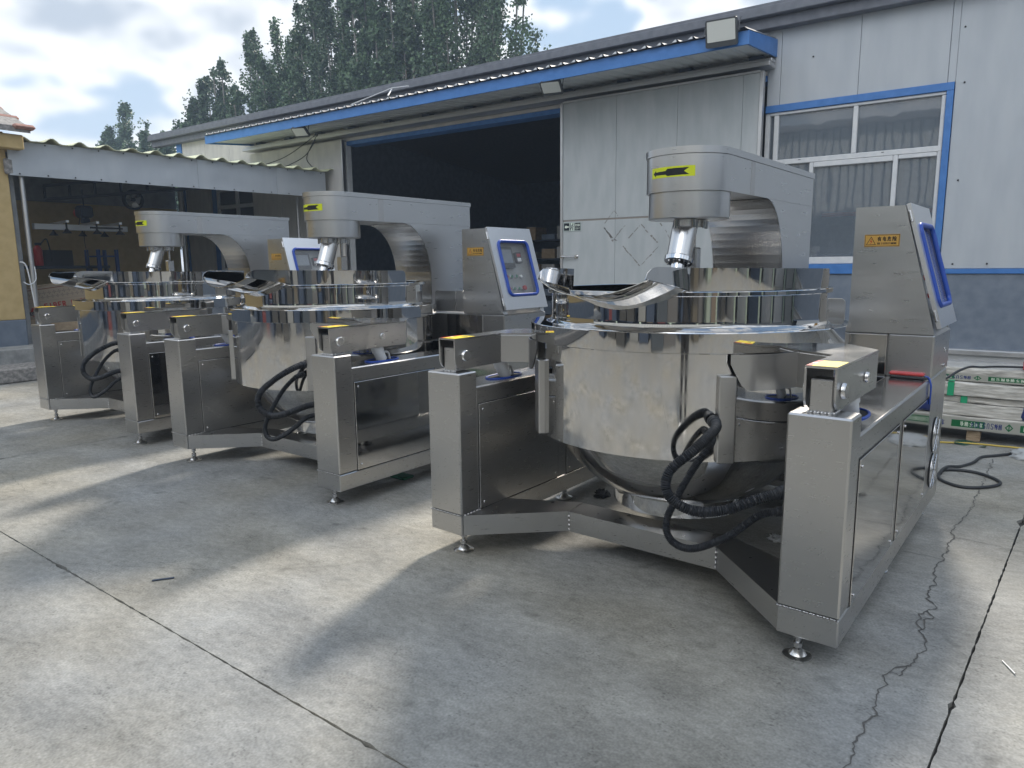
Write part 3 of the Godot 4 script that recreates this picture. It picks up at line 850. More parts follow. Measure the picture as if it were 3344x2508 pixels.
	B.call("door_edge", -11.006, 0.06, W + 0.09, -10.975, 3.93, W + 0.16, M.galv, 0.003, dl)
	# right leaf
	var dr := Node3D.new(); dr.name = "sliding_door"; t.add_child(dr, true)
	var ds := [-5.925, -5.02, -4.085, -3.19, -2.975]
	for i in 4:
		B.call("door_board", ds[i] + 0.0015, 2.178, W + 0.19, ds[i + 1] - 0.0015, 3.90, W + 0.25 - 0.0008 * (i % 2), M.door_panel, 0.003, dr)
		B.call("door_board", ds[i] + 0.0015, 0.06, W + 0.19, ds[i + 1] - 0.0015, 2.152, W + 0.25 - 0.0008 * (i % 2), M.door_panel, 0.003, dr)
	B.call("cover_strip", -5.92, 2.15, W + 0.195, -2.98, 2.18, W + 0.245, paint(0.235, 0.215, 0.195, 0.8), 0.002, dr)
	B.call("door_edge", -5.97, 0.06, W + 0.18, -5.926, 3.915, W + 0.262, M.galv, 0.003, dr)
	B.call("door_edge", -2.974, 0.06, W + 0.18, -2.93, 3.915, W + 0.262, M.galv, 0.003, dr)
	B.call("door_edge", -5.925, 3.902, W + 0.18, -2.975, 3.93, W + 0.262, M.galv, 0.003, dr)
	st = mb()
	var hz := W + 0.30
	tube(st, PackedVector3Array([Vector3(-5.93, 1.622, hz) + o, Vector3(-5.8, 1.622, hz) + o, Vector3(-5.67, 1.62, hz) + o]), 0.013, 12)
	for x in [-5.925, -5.675]:
		rod(st, Vector3(x, 1.621, W + 0.25) + o, Vector3(x, 1.621, hz + 0.008) + o, 0.018, 14)
		rod(st, Vector3(x, 1.621, W + 0.25) + o, Vector3(x, 1.621, W + 0.258) + o, 0.03, 14)
	part("handle", st, M.chrome, dr)
	# torn sticker remains: thin flakes of old paper and glue
	var glue := mottled(Color(0.17, 0.16, 0.15), Color(0.30, 0.29, 0.275), noise(0.08, 141, 4), Vector3(3, 3, 3), 0.9)
	st = mb()
	var zf := W + 0.2508
	var flake := func(a: Vector2, b: Vector2, w: float, keep: float) -> void:
		var d := (b - a); var L := d.length(); d = d / L
		var nn := d.orthogonal()
		var s := 0.0
		while s < L:
			var e := minf(s + rng.randf_range(0.02, 0.09), L)
			if rng.randf() < keep:
				var ww := w * rng.randf_range(0.35, 1.0)
				var off := nn * w * rng.randf_range(-0.2, 0.2)
				var q := PackedVector3Array()
				for k in [[s, -1], [e, -1], [e, 1], [s, 1]]:
					var pp: Vector2 = a + d * (k[0] + rng.randf_range(-0.008, 0.008)) + off + nn * k[1] * ww * 0.5
					q.append(Vector3(pp.x, pp.y, zf) + o)
				face(st, q, Vector3.BACK)
			s = e + rng.randf_range(0.0, 0.03)
	flake.call(Vector2(-4.60, 2.06), Vector2(-4.32, 1.78), 0.03, 0.85)
	flake.call(Vector2(-4.32, 1.74), Vector2(-4.60, 1.47), 0.02, 0.8)
	flake.call(Vector2(-4.61, 1.47), Vector2(-4.89, 1.76), 0.022, 0.8)
	flake.call(Vector2(-4.89, 1.78), Vector2(-4.62, 2.05), 0.02, 0.5)
	for i in 7:
		flake.call(Vector2(-5.23 + i * 0.026, 2.07 - i * 0.03), Vector2(-5.05 + i * 0.012, 1.86 - i * 0.004), 0.02, 0.5)
		flake.call(Vector2(-4.85 - i * 0.022, 2.06 - i * 0.02), Vector2(-5.03, 1.9 - i * 0.01), 0.016, 0.35)
	flake.call(Vector2(-5.23, 2.08), Vector2(-5.05, 1.84), 0.03, 0.85)
	flake.call(Vector2(-5.20, 2.10), Vector2(-5.05, 2.27), 0.014, 0.6)
	flake.call(Vector2(-5.04, 2.28), Vector2(-4.96, 2.19), 0.014, 0.6)
	for i in 4: flake.call(Vector2(-4.33 + i * 0.03, 2.10 - i * 0.03), Vector2(-4.13, 1.86 - i * 0.02), 0.02, 0.45)
	var fl := part("glue_residue", st, glue, dr)
	fl.set_meta("kind", "stuff")
	# window
	var wn := Node3D.new(); wn.name = "window"; t.add_child(wn, true)
	var zg := W - 0.05
	B.call("blue_frame", -2.96, 3.432, W - 0.08, -0.836, 3.52, W + 0.02, M.blue_trim, 0.003, wn)
	B.call("blue_frame", -0.908, 1.404, W - 0.08, -0.8365, 3.430, W + 0.021, M.blue_trim, 0.003, wn)
	B.call("blue_frame", -6.0, 1.347, W - 0.08, -0.909, 1.472, W + 0.022, M.blue_trim, 0.003, wn)
	var FR := [[-2.90, 3.395, -0.91, 3.430], [-2.90, 2.765, -0.91, 2.83], [-2.90, 1.474, -0.91, 1.563], [-0.955, 1.565, -0.911, 3.393], [-2.848, 1.565, -2.79, 3.393], [-1.895, 2.832, -1.84, 3.393], [-2.962, 1.474, -2.902, 3.43],
		[-2.38, 1.565, -2.33, 2.763], [-1.415, 1.565, -1.362, 2.763], [-2.328, 2.70, -1.417, 2.763], [-1.36, 2.715, -0.957, 2.763]]
	for q in FR: B.call("frame_bar", q[0], q[1], zg - 0.03, q[2], q[3], zg + 0.045 - 0.002 * (FR.find(q) % 4), M.pvc, 0.006, wn)
	for q in [[-2.79, 2.832, -1.895, 3.393], [-1.84, 2.832, -0.955, 3.393], [-2.33, 1.565, -1.415, 2.70], [-1.362, 1.565, -0.955, 2.713], [-2.79, 1.565, -2.38, 2.763], [-2.9, 1.6, -2.849, 3.39]]:
		B.call("pane", q[0], q[1], zg - 0.004, q[2], q[3], zg + 0.002, M.glass, 0.0005, wn)
	for q in [[-2.52, 2.81], [-1.55, 2.81]]: B.call("drain_slot", q[0], q[1] - 0.004, zg + 0.044, q[0] + 0.03, q[1] + 0.003, zg + 0.047, M.dark, 0.001, wn)
	# machinery standing inside behind the glass
	var mach := Node3D.new(); mach.name = "machine_behind_window"; t.add_child(mach, true)
	B.call("bed", -2.6, 0.9, W - 2.2, -1.2, 1.62, W - 1.4, M.truss, 0.02, mach)
	B.call("column", -2.0, 1.62, W - 2.0, -1.85, 2.1, W - 1.8, M.inner_dark, 0.02, mach)
	B.call("head", -2.1, 1.95, W - 2.0, -1.75, 2.12, W - 1.6, M.inner_grey, 0.02, mach)
	B.call("red_beam", -2.7, 2.2, W - 2.4, -1.0, 2.26, W - 2.3, M.red, 0.01, mach)
	# racks of stock in the dark hall
	for k in 3:
		var rk := Node3D.new(); rk.name = "stock_rack"; t.add_child(rk, true)
		var x0 := -9.9 + k * 1.9
		for lv in 5:
			B.call("shelf", x0, 0.35 + lv * 0.42, -14.5, x0 + 1.7, 0.38 + lv * 0.42, -13.9, M.truss, 0.003, rk)
			for i in 4:
				var bx0 := x0 + 0.05 + i * 0.41
				B.call("carton", bx0, 0.381 + lv * 0.42, -14.4, bx0 + rng.randf_range(0.25, 0.38), 0.38 + lv * 0.42 + rng.randf_range(0.12, 0.3), -13.92, [M.carton, M.inner_grey, M.galv, M.inner_dark][rng.randi() % 4], 0.006, rk)
		for x in [x0 + 0.02, x0 + 1.68]: B.call("upright", x - 0.03, 0.02, -14.2, x + 0.03, 2.3, -14.12, M.rack_blue, 0.003, rk)
	# canopy
	var cp := Node3D.new(); cp.name = "canopy"; t.add_child(cp, true)
	var cx0 := -13.95; var cx1 := -2.848; var zo := -8.845; var yo := 4.169; var yw := 4.333
	st = mb()
	prism(st, PackedVector2Array([Vector2(cx0, zo - 0.03), Vector2(cx1, zo - 0.03), Vector2(cx1, zo), Vector2(cx0, zo)]), 4.016, yo, func(p, q, s): return Vector3(p, s, q) + o)
	part("canopy_fascia", st, M.blue_trim, cp)
	for x in [cx0, cx1 - 0.025]:
		st = mb()
		prism(st, PackedVector2Array([Vector2(zo - 0.032, 4.016), Vector2(W, 4.118), Vector2(W, yw), Vector2(zo - 0.032, yo)]), x, x + 0.025, func(p, q, s): return Vector3(s, q, p) + o)
		part("canopy_end", st, M.blue_trim, cp)
	# trapezoid sheet, ribs running down the slope
	st = mb()
	var xr := cx0 + 0.02
	var pitch := 0.205
	var prof := []
	while xr < cx1 - 0.02:
		for q in [[0.0, 0.0], [0.10, 0.0], [0.125, 0.028], [0.175, 0.028], [0.205, 0.0]]:
			prof.append(Vector2(minf(xr + q[0], cx1 - 0.01), q[1]))
		xr += pitch
	for i in prof.size() - 1:
		var a: Vector2 = prof[i]; var b: Vector2 = prof[i + 1]
		if b.x - a.x < 0.001: continue
		for sgn in [1.0, -1.0]:
			var th = 0.002 * sgn
			var nn = Vector3(-(b.y - a.y), b.x - a.x, 0).normalized() * sgn
			var q := PackedVector3Array()
			for e in [[a, zo + 0.05, yo + 0.0], [b, zo + 0.05, yo + 0.0], [b, W, yw + 0.0], [a, W, yw + 0.0]]:
				q.append(Vector3(e[0].x, e[2] + 0.004 + e[0].y + th, e[1]) + o)
			face(st, q, nn)
		# edge
		var q2 := PackedVector3Array()
		for e in [[a, 0.002], [b, 0.002], [b, -0.002], [a, -0.002]]: q2.append(Vector3(e[0].x, yo + 0.004 + e[0].y + e[1], zo + 0.05) + o)
		face(st, q2, Vector3.BACK)
	part("corrugated_sheet", st, M.grey_fascia, cp)
	# white soffit sheet under it, also ribbed
	st = mb()
	for i in range(0, prof.size() - 1):
		var a: Vector2 = prof[i]; var b: Vector2 = prof[i + 1]
		if b.x - a.x < 0.001: continue
		var nn := Vector3((b.y - a.y), -(b.x - a.x), 0).normalized()
		var q := PackedVector3Array()
		for e in [[a, zo - 0.035, 4.05], [b, zo - 0.035, 4.05], [b, W + 0.005, 4.15], [a, W + 0.005, 4.15]]:
			q.append(Vector3(e[0].x, e[2] + e[0].y * 0.6, e[1]) + o)
		face(st, q, nn)
	part("soffit_sheet", st, M.sheet_white, cp)
	# white steel ends of each rib lit by the sky
	st = mb()
	for i in range(2, prof.size() - 3, 5):
		var a: Vector2 = prof[i]; var b: Vector2 = prof[i + 1]
		prism(st, PackedVector2Array([Vector2(a.x - 0.02, yo + 0.008), Vector2(b.x - 0.01, yo + 0.008), Vector2(b.x - 0.02, yo + 0.036), Vector2(b.x - 0.03, yo + 0.036)]), zo + 0.045, zo + 0.056, func(p, q, s): return Vector3(p, q, s) + o)
	part("rib_end", st, M.pvc, cp).set_meta("kind", "stuff")

	# floodlights under and on the canopy edge
	flood(Vector3(-11.05, 3.93, -8.93), 0.30, 0.22, deg_to_rad(50), 0.25, "white floodlight hanging under the far left end of the blue canopy")
	flood(Vector3(-5.62, 3.93, -8.93), 0.30, 0.22, deg_to_rad(48), 0.2, "white floodlight hanging under the blue canopy above the open doorway")
	flood(Vector3(-3.14, 4.16, -8.72), 0.37, 0.30, deg_to_rad(14), 0.1, "large floodlight with dark frame fixed on the canopy corner")
	# exit sign on the door
	st = mb()
	bx(st, Vector3(-5.915, 2.004, W + 0.251), Vector3(-5.595, 2.143, W + 0.256), 0.001)
	var sg := single("exit_sign", st, M.pvc, "small dark exit sign with arrow and running figure on the door", "sign")
	st = mb()
	quad(st, Vector3(-5.913, 2.141, W + 0.2565), Vector3(-5.597, 2.141, W + 0.2565), Vector3(-5.597, 2.006, W + 0.2565), Vector3(-5.913, 2.006, W + 0.2565), Vector3.BACK)
	part("sign_face", st, M.exit, sg)
	# loose white strips left on the canopy roof
	st = mb()
	beam(st, Vector3(-9.6, 4.22, -8.86), Vector3(-8.95, 4.46, -9.2), 0.03, 0.012)
	beam(st, Vector3(-8.95, 4.46, -9.2), Vector3(-8.35, 4.36, -8.95), 0.03, 0.012)
	beam(st, Vector3(-8.95, 4.45, -9.2), Vector3(-8.72, 4.25, -8.86), 0.022, 0.012)
	single("white_strip", st, M.pvc, "bent white strip sticking up from the canopy roof edge", "strip")
	# cables from the canopy bracket to the shed roof
	var wires := [[Vector3(-11.55, 4.06, -9.72), Vector3(-12.4, 3.70, -9.6), Vector3(-13.3, 3.52, -9.4)], [Vector3(-11.5, 4.06, -9.72), Vector3(-11.85, 3.68, -9.66), Vector3(-12.5, 3.45, -9.5)], [Vector3(-11.5, 4.06, -9.71), Vector3(-11.78, 3.66, -9.65), Vector3(-11.62, 3.46, -9.62), Vector3(-11.42, 3.34, -9.58), Vector3(-11.56, 2.98, -9.55)]]
	var wl := ["thin black wire sagging from canopy bracket far left over shed roof", "thin black wire curving from canopy bracket to the middle of shed roof", "thin black wire dropping from canopy bracket down the shed end"]
	for i in 3:
		st = mb()
		tube(st, smooth_path(PackedVector3Array(wires[i]), 8), 0.008, 6)
		single("wire", st, M.cable, wl[i], "wire")

func flood(at: Vector3, w: float, h: float, tilt: float, roll: float, label: String) -> void:
	# the lit face looks out of the wall and down
	var t := thing("floodlight", label, "floodlight", at, 0.0, "floodlights on the canopy")
	var inner := Transform3D(Basis(Vector3.UP, roll) * Basis(Vector3.RIGHT, tilt), Vector3.ZERO)
	var st := mb()
	prism(st, rounded_rect(w, h, 0.025), -0.05, 0.0, func(p, q, s): return inner * Vector3(p, q, s))
	part("housing", st, M.lamp_body, t)
	st = mb()
	prism(st, rounded_rect(w * 0.88, h * 0.74, 0.01), 0.0, 0.004, func(p, q, s): return inner * Vector3(p, q + h * 0.07, s))
	part("lamp_face", st, M.lamp_face, t)
	st = mb()
	for s in [-1.0, 1.0]:
		tube(st, PackedVector3Array([inner * Vector3(s * (w / 2 + 0.012), 0, -0.02), inner * Vector3(s * (w / 2 + 0.012), 0.0, -0.02) + Vector3(0, 0.10, -0.02), inner * Vector3(s * (w / 2 + 0.012), 0, -0.02) + Vector3(0, 0.16, -0.06)]), 0.007, 6)
	part("bracket", st, M.lamp_body, t)

# ------------------------------------------------------------------ open shed at the left
func shed() -> void:
	var t := thing("open_shed", "open lean-to shed with white sheet fascia and pale ribbed roof", "shed", Vector3(-12, 0, -4.5))
	var A := Vector3(-12.0, 0, -4.5); var Bp := Vector3(-11.36, 0, -9.72)
	var o := -Vector3(-12, 0, -4.5)
	var d := (Bp - A).normalized(); var nx := Vector3(-d.z, 0, d.x) * -1.0
	if nx.x < 0: nx = -nx
	# fascia, three dented sheets
	var L := A.distance_to(Bp)
	var dn := noise(0.9, 201, 2)
	var cuts := [0.0, 0.52, 0.8, 1.0]
	for i in 3:
		var st := mb()
		sheet(st, func(u, v):
			var s: float = lerpf(cuts[i], cuts[i + 1], u) * L + (0.002 if i > 0 and u == 0.0 else 0.0)
			var q: Vector3 = A + d * s + Vector3.UP * lerpf(2.85, 3.33, v) + o
			return q + nx * (0.02 * dn.get_noise_2d(s * 1.2, v * 1.5) * sin(v * PI) + 0.004 * i), 24, 6, 0.004)
		part("fascia_sheet", st, M.white_panel, t)
	var sc: MeshInstance3D = null
	for row in [2.875, 3.305]:
		for i in 15:
			var at: Vector3 = A + d * (0.12 + i * 0.36) + Vector3.UP * row + nx * 0.016 + o
			if sc == null:
				var st := mb()
				rod(st, Vector3.ZERO, Vector3(0.006, 0, 0), 0.012, 8)
				sc = part("screw", st, M.rubber, t); sc.position = at
			else: again(sc, t, Transform3D(Basis(), at))
	# roof sheet, ribs run away from the front edge
	var st := mb()
	sheet(st, func(u, v):
		var s: float = u * (L + 0.25) - 0.05
		var ph := fposmod(s, 0.37) / 0.37
		var rib := 0.06 * pow(maxf(0.0, sin(PI * clampf((ph - 0.2) / 0.6, 0, 1))), 1.5)
		var droop := 0.015 * dn.get_noise_1d(s * 3.0)
		return A + d * s + nx * (0.10 - v * 6.2) + Vector3.UP * (3.335 + rib + droop + v * 0.25) + o, 150, 3, 0.008)
	part("roof_sheet", st, M.sheet_yellow, t)
	# walls inside: rendered yellow below, white panels above
	st = mb(); bx(st, Vector3(-17.3, 0, -9.95) + o, Vector3(-17.1, 2.93, -4.3) + o, 0.01); part("inner_wall", st, M.yellow_wall, t)
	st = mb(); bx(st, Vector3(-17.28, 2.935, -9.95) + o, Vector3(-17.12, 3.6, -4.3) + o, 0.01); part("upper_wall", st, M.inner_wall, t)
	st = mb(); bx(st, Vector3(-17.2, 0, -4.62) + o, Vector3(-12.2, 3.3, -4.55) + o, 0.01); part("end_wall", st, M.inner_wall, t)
	# posts
	for q in [[-12.1, -4.68, 0.036], [-16.3, -9.6, 0.06], [-12.1, -9.6, 0.03]]:
		st = mb(); rod(st, Vector3(q[0], 0, q[1]) + o, Vector3(q[0], 2.9 if q[0] > -13 else 3.3, q[1]) + o, q[2], 16); part("post", st, M.galv, t)
	# lattice truss across
	st = mb()
	var t0 := Vector3(-16.8, 2.95, -6.9); var t1 := Vector3(-12.4, 3.12, -8.9)
	beam(st, t0 + o, t1 + o, 0.05, 0.06); beam(st, t0 + Vector3(0, 0.28, 0) + o, t1 + Vector3(0, 0.28, 0) + o, 0.05, 0.06)
	for i in 9:
		var q := t0.lerp(t1, i / 8.0)
		beam(st, q + o, q + Vector3(0, 0.28, 0) + o, 0.04, 0.04)
	part("truss", st, M.truss, t)
	# purlins
	for i in 3:
		st = mb(); beam(st, Vector3(-13.2 - i * 1.4, 3.30 + i * 0.04, -4.7) + o, Vector3(-13.2 - i * 1.4, 3.30 + i * 0.04, -9.6) + o, 0.05, 0.08); part("purlin", st, M.truss, t)
	# window of the warehouse seen under the shed roof
	var w := thing("side_window", "white framed window with blue trim under the shed roof", "window", Vector3(-14.6, 1.5, -9.99))
	var wo := -w.position
	var FRM := [[-15.56, 1.4, -15.385, 3.4, M.blue_trim], [-15.38, 3.22, -13.95, 3.3, M.pvc], [-15.38, 2.84, -13.95, 2.92, M.pvc], [-15.38, 1.4, -13.95, 1.5, M.pvc], [-15.38, 1.5, -15.31, 3.22, M.pvc], [-14.02, 1.5, -13.95, 3.22, M.pvc], [-14.65, 1.5, -14.58, 3.22, M.pvc]]
	for k in FRM.size():
		var q = FRM[k]
		box("frame", Vector3(q[0], q[1], -9.995) + wo, Vector3(q[2], q[3], -9.93 - 0.002 * (k % 3)) + wo, q[4], w, 0.005)
	for q in [[-15.31, 2.92, -14.65, 3.22], [-14.58, 2.92, -14.02, 3.22], [-15.31, 1.5, -14.65, 2.84], [-14.58, 1.5, -14.02, 2.84]]:
		box("pane", Vector3(q[0], q[1], -9.985) + wo, Vector3(q[2], q[3], -9.98) + wo, M.bezel, w, 0.001)
	# wall fan
	var f := thing("wall_fan", "round metal exhaust fan high on the shed back wall", "fan", Vector3(-15.6, 2.95, -8.1), PI / 2)
	st = mb(); lathe(st, PackedVector2Array([Vector2(0.17, -0.06), Vector2(0.20, -0.06), Vector2(0.21, 0.06), Vector2(0.17, 0.06), Vector2(0.17, -0.06)]), 24, Transform3D(Basis(Vector3.RIGHT, PI / 2), Vector3.ZERO)); part("ring", st, M.truss, f)
	st = mb()
	for i in 5:
		var a := TAU * i / 5.0
		sheet(st, func(u, v): return Basis(Vector3.BACK, a) * Vector3(lerpf(0.03, 0.165, u), lerpf(-0.05, 0.05, v) * (0.5 + u), lerpf(-0.03, 0.03, v)), 4, 3, 0.003)
	part("blades", st, M.alu, f)
	st = mb(); rod(st, Vector3(0, 0, -0.05), Vector3(0, 0, 0.05), 0.04, 14); part("hub", st, M.truss, f)
	# electric hoist
	var h := thing("electric_hoist", "dark electric chain hoist hanging from the shed truss", "hoist", Vector3(-14.4, 2.55, -6.55))
	st = mb(); bx(st, Vector3(-0.13, -0.10, -0.12), Vector3(0.13, 0.12, 0.12), 0.04); part("body", st, M.truss, h)
	st = mb(); rod(st, Vector3(-0.26, 0.0, 0), Vector3(-0.1, 0.0, 0), 0.09, 16, -1, 0.02); part("motor", st, M.red, h)
	st = mb(); bx(st, Vector3(-0.07, -0.2, -0.06), Vector3(0.09, -0.101, 0.06), 0.02); part("chain_box", st, M.truss, h)
	st = mb(); rod(st, Vector3(0, 0.121, 0), Vector3(0, 0.42, 0), 0.012, 8); part("hook", st, M.truss, h)
	st = mb(); tube(st, smooth_path(PackedVector3Array([Vector3(-0.03, -0.2, 0), Vector3(-0.06, -0.5, 0.02), Vector3(-0.04, -0.9, 0.0), Vector3(-0.07, -1.3, 0)])), 0.006, 6); part("pendant_cable", st, M.cable, h)
	# vacuum lifting frame
	var v := thing("vacuum_lifter", "pale aluminium vacuum lifting frame with suction cups hanging in the shed", "lifting frame", Vector3(-14.1, 2.25, -6.4))
	st = mb(); bx(st, Vector3(-0.05, -0.05, -0.75), Vector3(0.05, 0.05, 0.85), 0.005); part("main_bar", st, M.alu, v)
	for z in [-0.45, -0.05, 0.45]:
		st = mb(); beam(st, Vector3(-0.5, 0.071, z - 0.1), Vector3(0.6, 0.071, z + 0.1), 0.05, 0.04); part("cross_bar", st, M.alu, v)
		for x in [-0.45, 0.55]:
			st = mb(); lathe(st, PackedVector2Array([Vector2(0, 0.0), Vector2(0.015, 0), Vector2(0.015, -0.10), Vector2(0.07, -0.17), Vector2(0.075, -0.18), Vector2(0, -0.18)]), 16, Transform3D(Basis(), Vector3(x, 0.05, z + 0.1 * signf(x)))); part("suction_cup", st, M.rubber, v)
	st = mb(); beam(st, Vector3(0.55, -0.02, -0.40), Vector3(0.55, -0.02, 0.16), 0.03, 0.03); part("handle_bar", st, M.rubber, v)
	st = mb(); rod(st, Vector3(0, 0.05, 0.1), Vector3(-0.05, 0.42, 0), 0.008, 8); part("hanger", st, M.cable, v)
	# work bench, rack, crate, carton, cylinder
	var wb := thing("work_bench", "dark steel work bench along the shed back wall", "bench", Vector3(-16.0, 0, -6.6))
	box("bench_top", Vector3(-0.4, 1.52, -0.9), Vector3(0.4, 1.58, 0.9), M.truss, wb)
	for x in [-0.35, 0.35]:
		for z in [-0.85, 0.85]: box("leg", Vector3(x - 0.03, 0, z - 0.03), Vector3(x + 0.03, 1.519, z + 0.03), M.truss, wb)
	box("back_board", Vector3(-0.395, 1.581, -0.5), Vector3(-0.3, 1.9, 0.1), M.bezel, wb)
	var rk := thing("blue_rack", "dark blue steel shelf rack standing against the yellow inner wall", "rack", Vector3(-15.6, 0, -7.35))
	for x in [-0.25, 0.25]:
		for z in [-0.18, 0.18]: box("upright", Vector3(x - 0.03, 0, z - 0.03), Vector3(x + 0.03, 1.9, z + 0.03), M.rack_blue, rk)
	for y in [0.4, 0.9, 1.4, 1.75]: box("shelf", Vector3(-0.219, y, -0.149), Vector3(0.219, y + 0.03, 0.149), M.rack_blue, rk)
	var cr := thing("machine_crate", "large tan crate printed with red capital letters behind the far mixer", "crate", Vector3(-12.42, 0.06, -5.22), deg_to_rad(-23))
	cr.rotation.x = deg_to_rad(8)
	box("crate_body", Vector3(-0.35, 0.10, -0.75), Vector3(0.1, 1.22, 0.44), M.carton, cr, 0.01)
	st = mb(); quad(st, Vector3(0.104, 1.215, 0.42), Vector3(0.104, 1.215, -0.54), Vector3(0.104, 0.735, -0.54), Vector3(0.104, 0.735, 0.42), Vector3.RIGHT)
	part("printed_face", st, M.crate, cr)
	box("lid", Vector3(-0.36, 1.222, -0.77), Vector3(0.106, 1.235, 0.46), M.wood, cr, 0.006)
	for z in [-0.6, 0.0, 0.5]: box("skid", Vector3(-0.55, 0, z - 0.05), Vector3(0.1, 0.099, z + 0.05), M.wood, cr)
	st = mb(); bx(st, Vector3(-12.75, 1.31, -5.65), Vector3(-12.45, 1.45, -5.35), 0.01)
	single("small_carton", st, M.carton, "small cardboard box lying on top of the printed crate", "box")
	st = mb(); bx(st, Vector3(-16.4, 0.0, -5.6), Vector3(-15.6, 1.95, -5.0), 0.04)
	single("white_cabinet", st, M.inner_wall, "pale plain cabinet at the left end inside the shed", "cabinet")
	var ex := thing("red_extinguisher", "red fire extinguisher beside the pale cabinet inside the shed", "extinguisher", Vector3(-15.3, 1.58, -6.05))
	st = mb(); lathe(st, PackedVector2Array([Vector2(0, 0), Vector2(0.07, 0), Vector2(0.075, 0.01), Vector2(0.075, 0.3), Vector2(0.05, 0.36), Vector2(0.025, 0.38), Vector2(0, 0.38)]), 18); part("tank", st, M.red, ex)
	st = mb(); bx(st, Vector3(-0.02, 0.381, -0.07), Vector3(0.02, 0.43, 0.04), 0.008); part("valve", st, M.truss, ex)
	st = mb(); tube(st, smooth_path(PackedVector3Array([Vector3(0, 0.42, -0.07), Vector3(0.02, 0.5, -0.16), Vector3(0.03, 0.3, -0.2), Vector3(0.03, 0.05, -0.22)])), 0.012, 8); part("hose", st, M.rubber, ex)
	# white hose hanging at the corner post
	st = mb()
	tube(st, smooth_path(PackedVector3Array([Vector3(-12.0, 1.62, -4.49), Vector3(-11.97, 1.55, -4.56), Vector3(-11.96, 1.1, -4.60), Vector3(-11.97, 0.75, -4.62), Vector3(-11.96, 0.45, -4.66)])), 0.010, 8)
	tube(st, smooth_path(PackedVector3Array([Vector3(-11.98, 1.33, -4.5), Vector3(-11.96, 1.29, -4.57), Vector3(-11.96, 1.36, -4.66), Vector3(-11.98, 1.55, -4.67)])), 0.008, 8)
	single("white_hose", st, M.white_tube, "thin white hose hanging down at the yellow wall corner", "hose")

# ------------------------------------------------------------------ yellow house at the left edge
func yellow_house() -> void:
	var t := thing("yellow_house", "yellow rendered house with grey base and tiled eave at left edge", "house", Vector3(-12.1, 0, -3.0))
	var o := -t.position
	box("wall", Vector3(-13.6, 0.78, -4.50) + o, Vector3(-12.05, 3.45, 4.0) + o, M.yellow_wall, t, 0.01)
	box("base", Vector3(-13.6, 0.0, -4.50) + o, Vector3(-12.045, 0.778, 4.0) + o, M.grey_dado, t, 0.01)
	box("eave_beam", Vector3(-13.6, 3.20, -4.66) + o, Vector3(-11.82, 3.40, 4.0) + o, M.yellow_wall, t, 0.012)
	var st := mb()
	prism(st, PackedVector2Array([Vector2(-11.72, 3.42), Vector2(-13.5, 4.15), Vector2(-13.5, 4.25), Vector2(-11.72, 3.50)]), -4.72, 4.0, func(p, q, s): return Vector3(p, q, s) + o)
	part("roof_slab", st, M.old_concrete, t)
	for i in 3:
		st = mb()
		bx(st, Vector3(-12.0 - i * 0.5, 3.46 + i * 0.19, -4.78), Vector3(-11.66 - i * 0.5, 3.53 + i * 0.19, -4.5), 0.03, Transform3D(Basis(), o))
		part("ridge_tile", st, M.roof_tile, t)
	# broken render patch at the shed corner
	st = mb()
	bx(st, Vector3(-12.03, 2.86, -4.56) + o, Vector3(-11.99, 3.08, -4.44) + o, 0.02)
	part("broken_render", st, M.old_concrete, t)
	st = mb(); bx(st, Vector3(-14, 0.0, -12), Vector3(-11.55, 0.40, 6), 0.015)
	var k := part("raised_walkway", st, M.plinth, self)
	k.set_meta("kind", "structure")
	st = mb(); bx(st, Vector3(-11.549, 0.0, -12), Vector3(-10.95, 0.2, 6), 0.02)
	k = part("walkway_step", st, M.old_concrete, self)
	k.set_meta("kind", "structure")

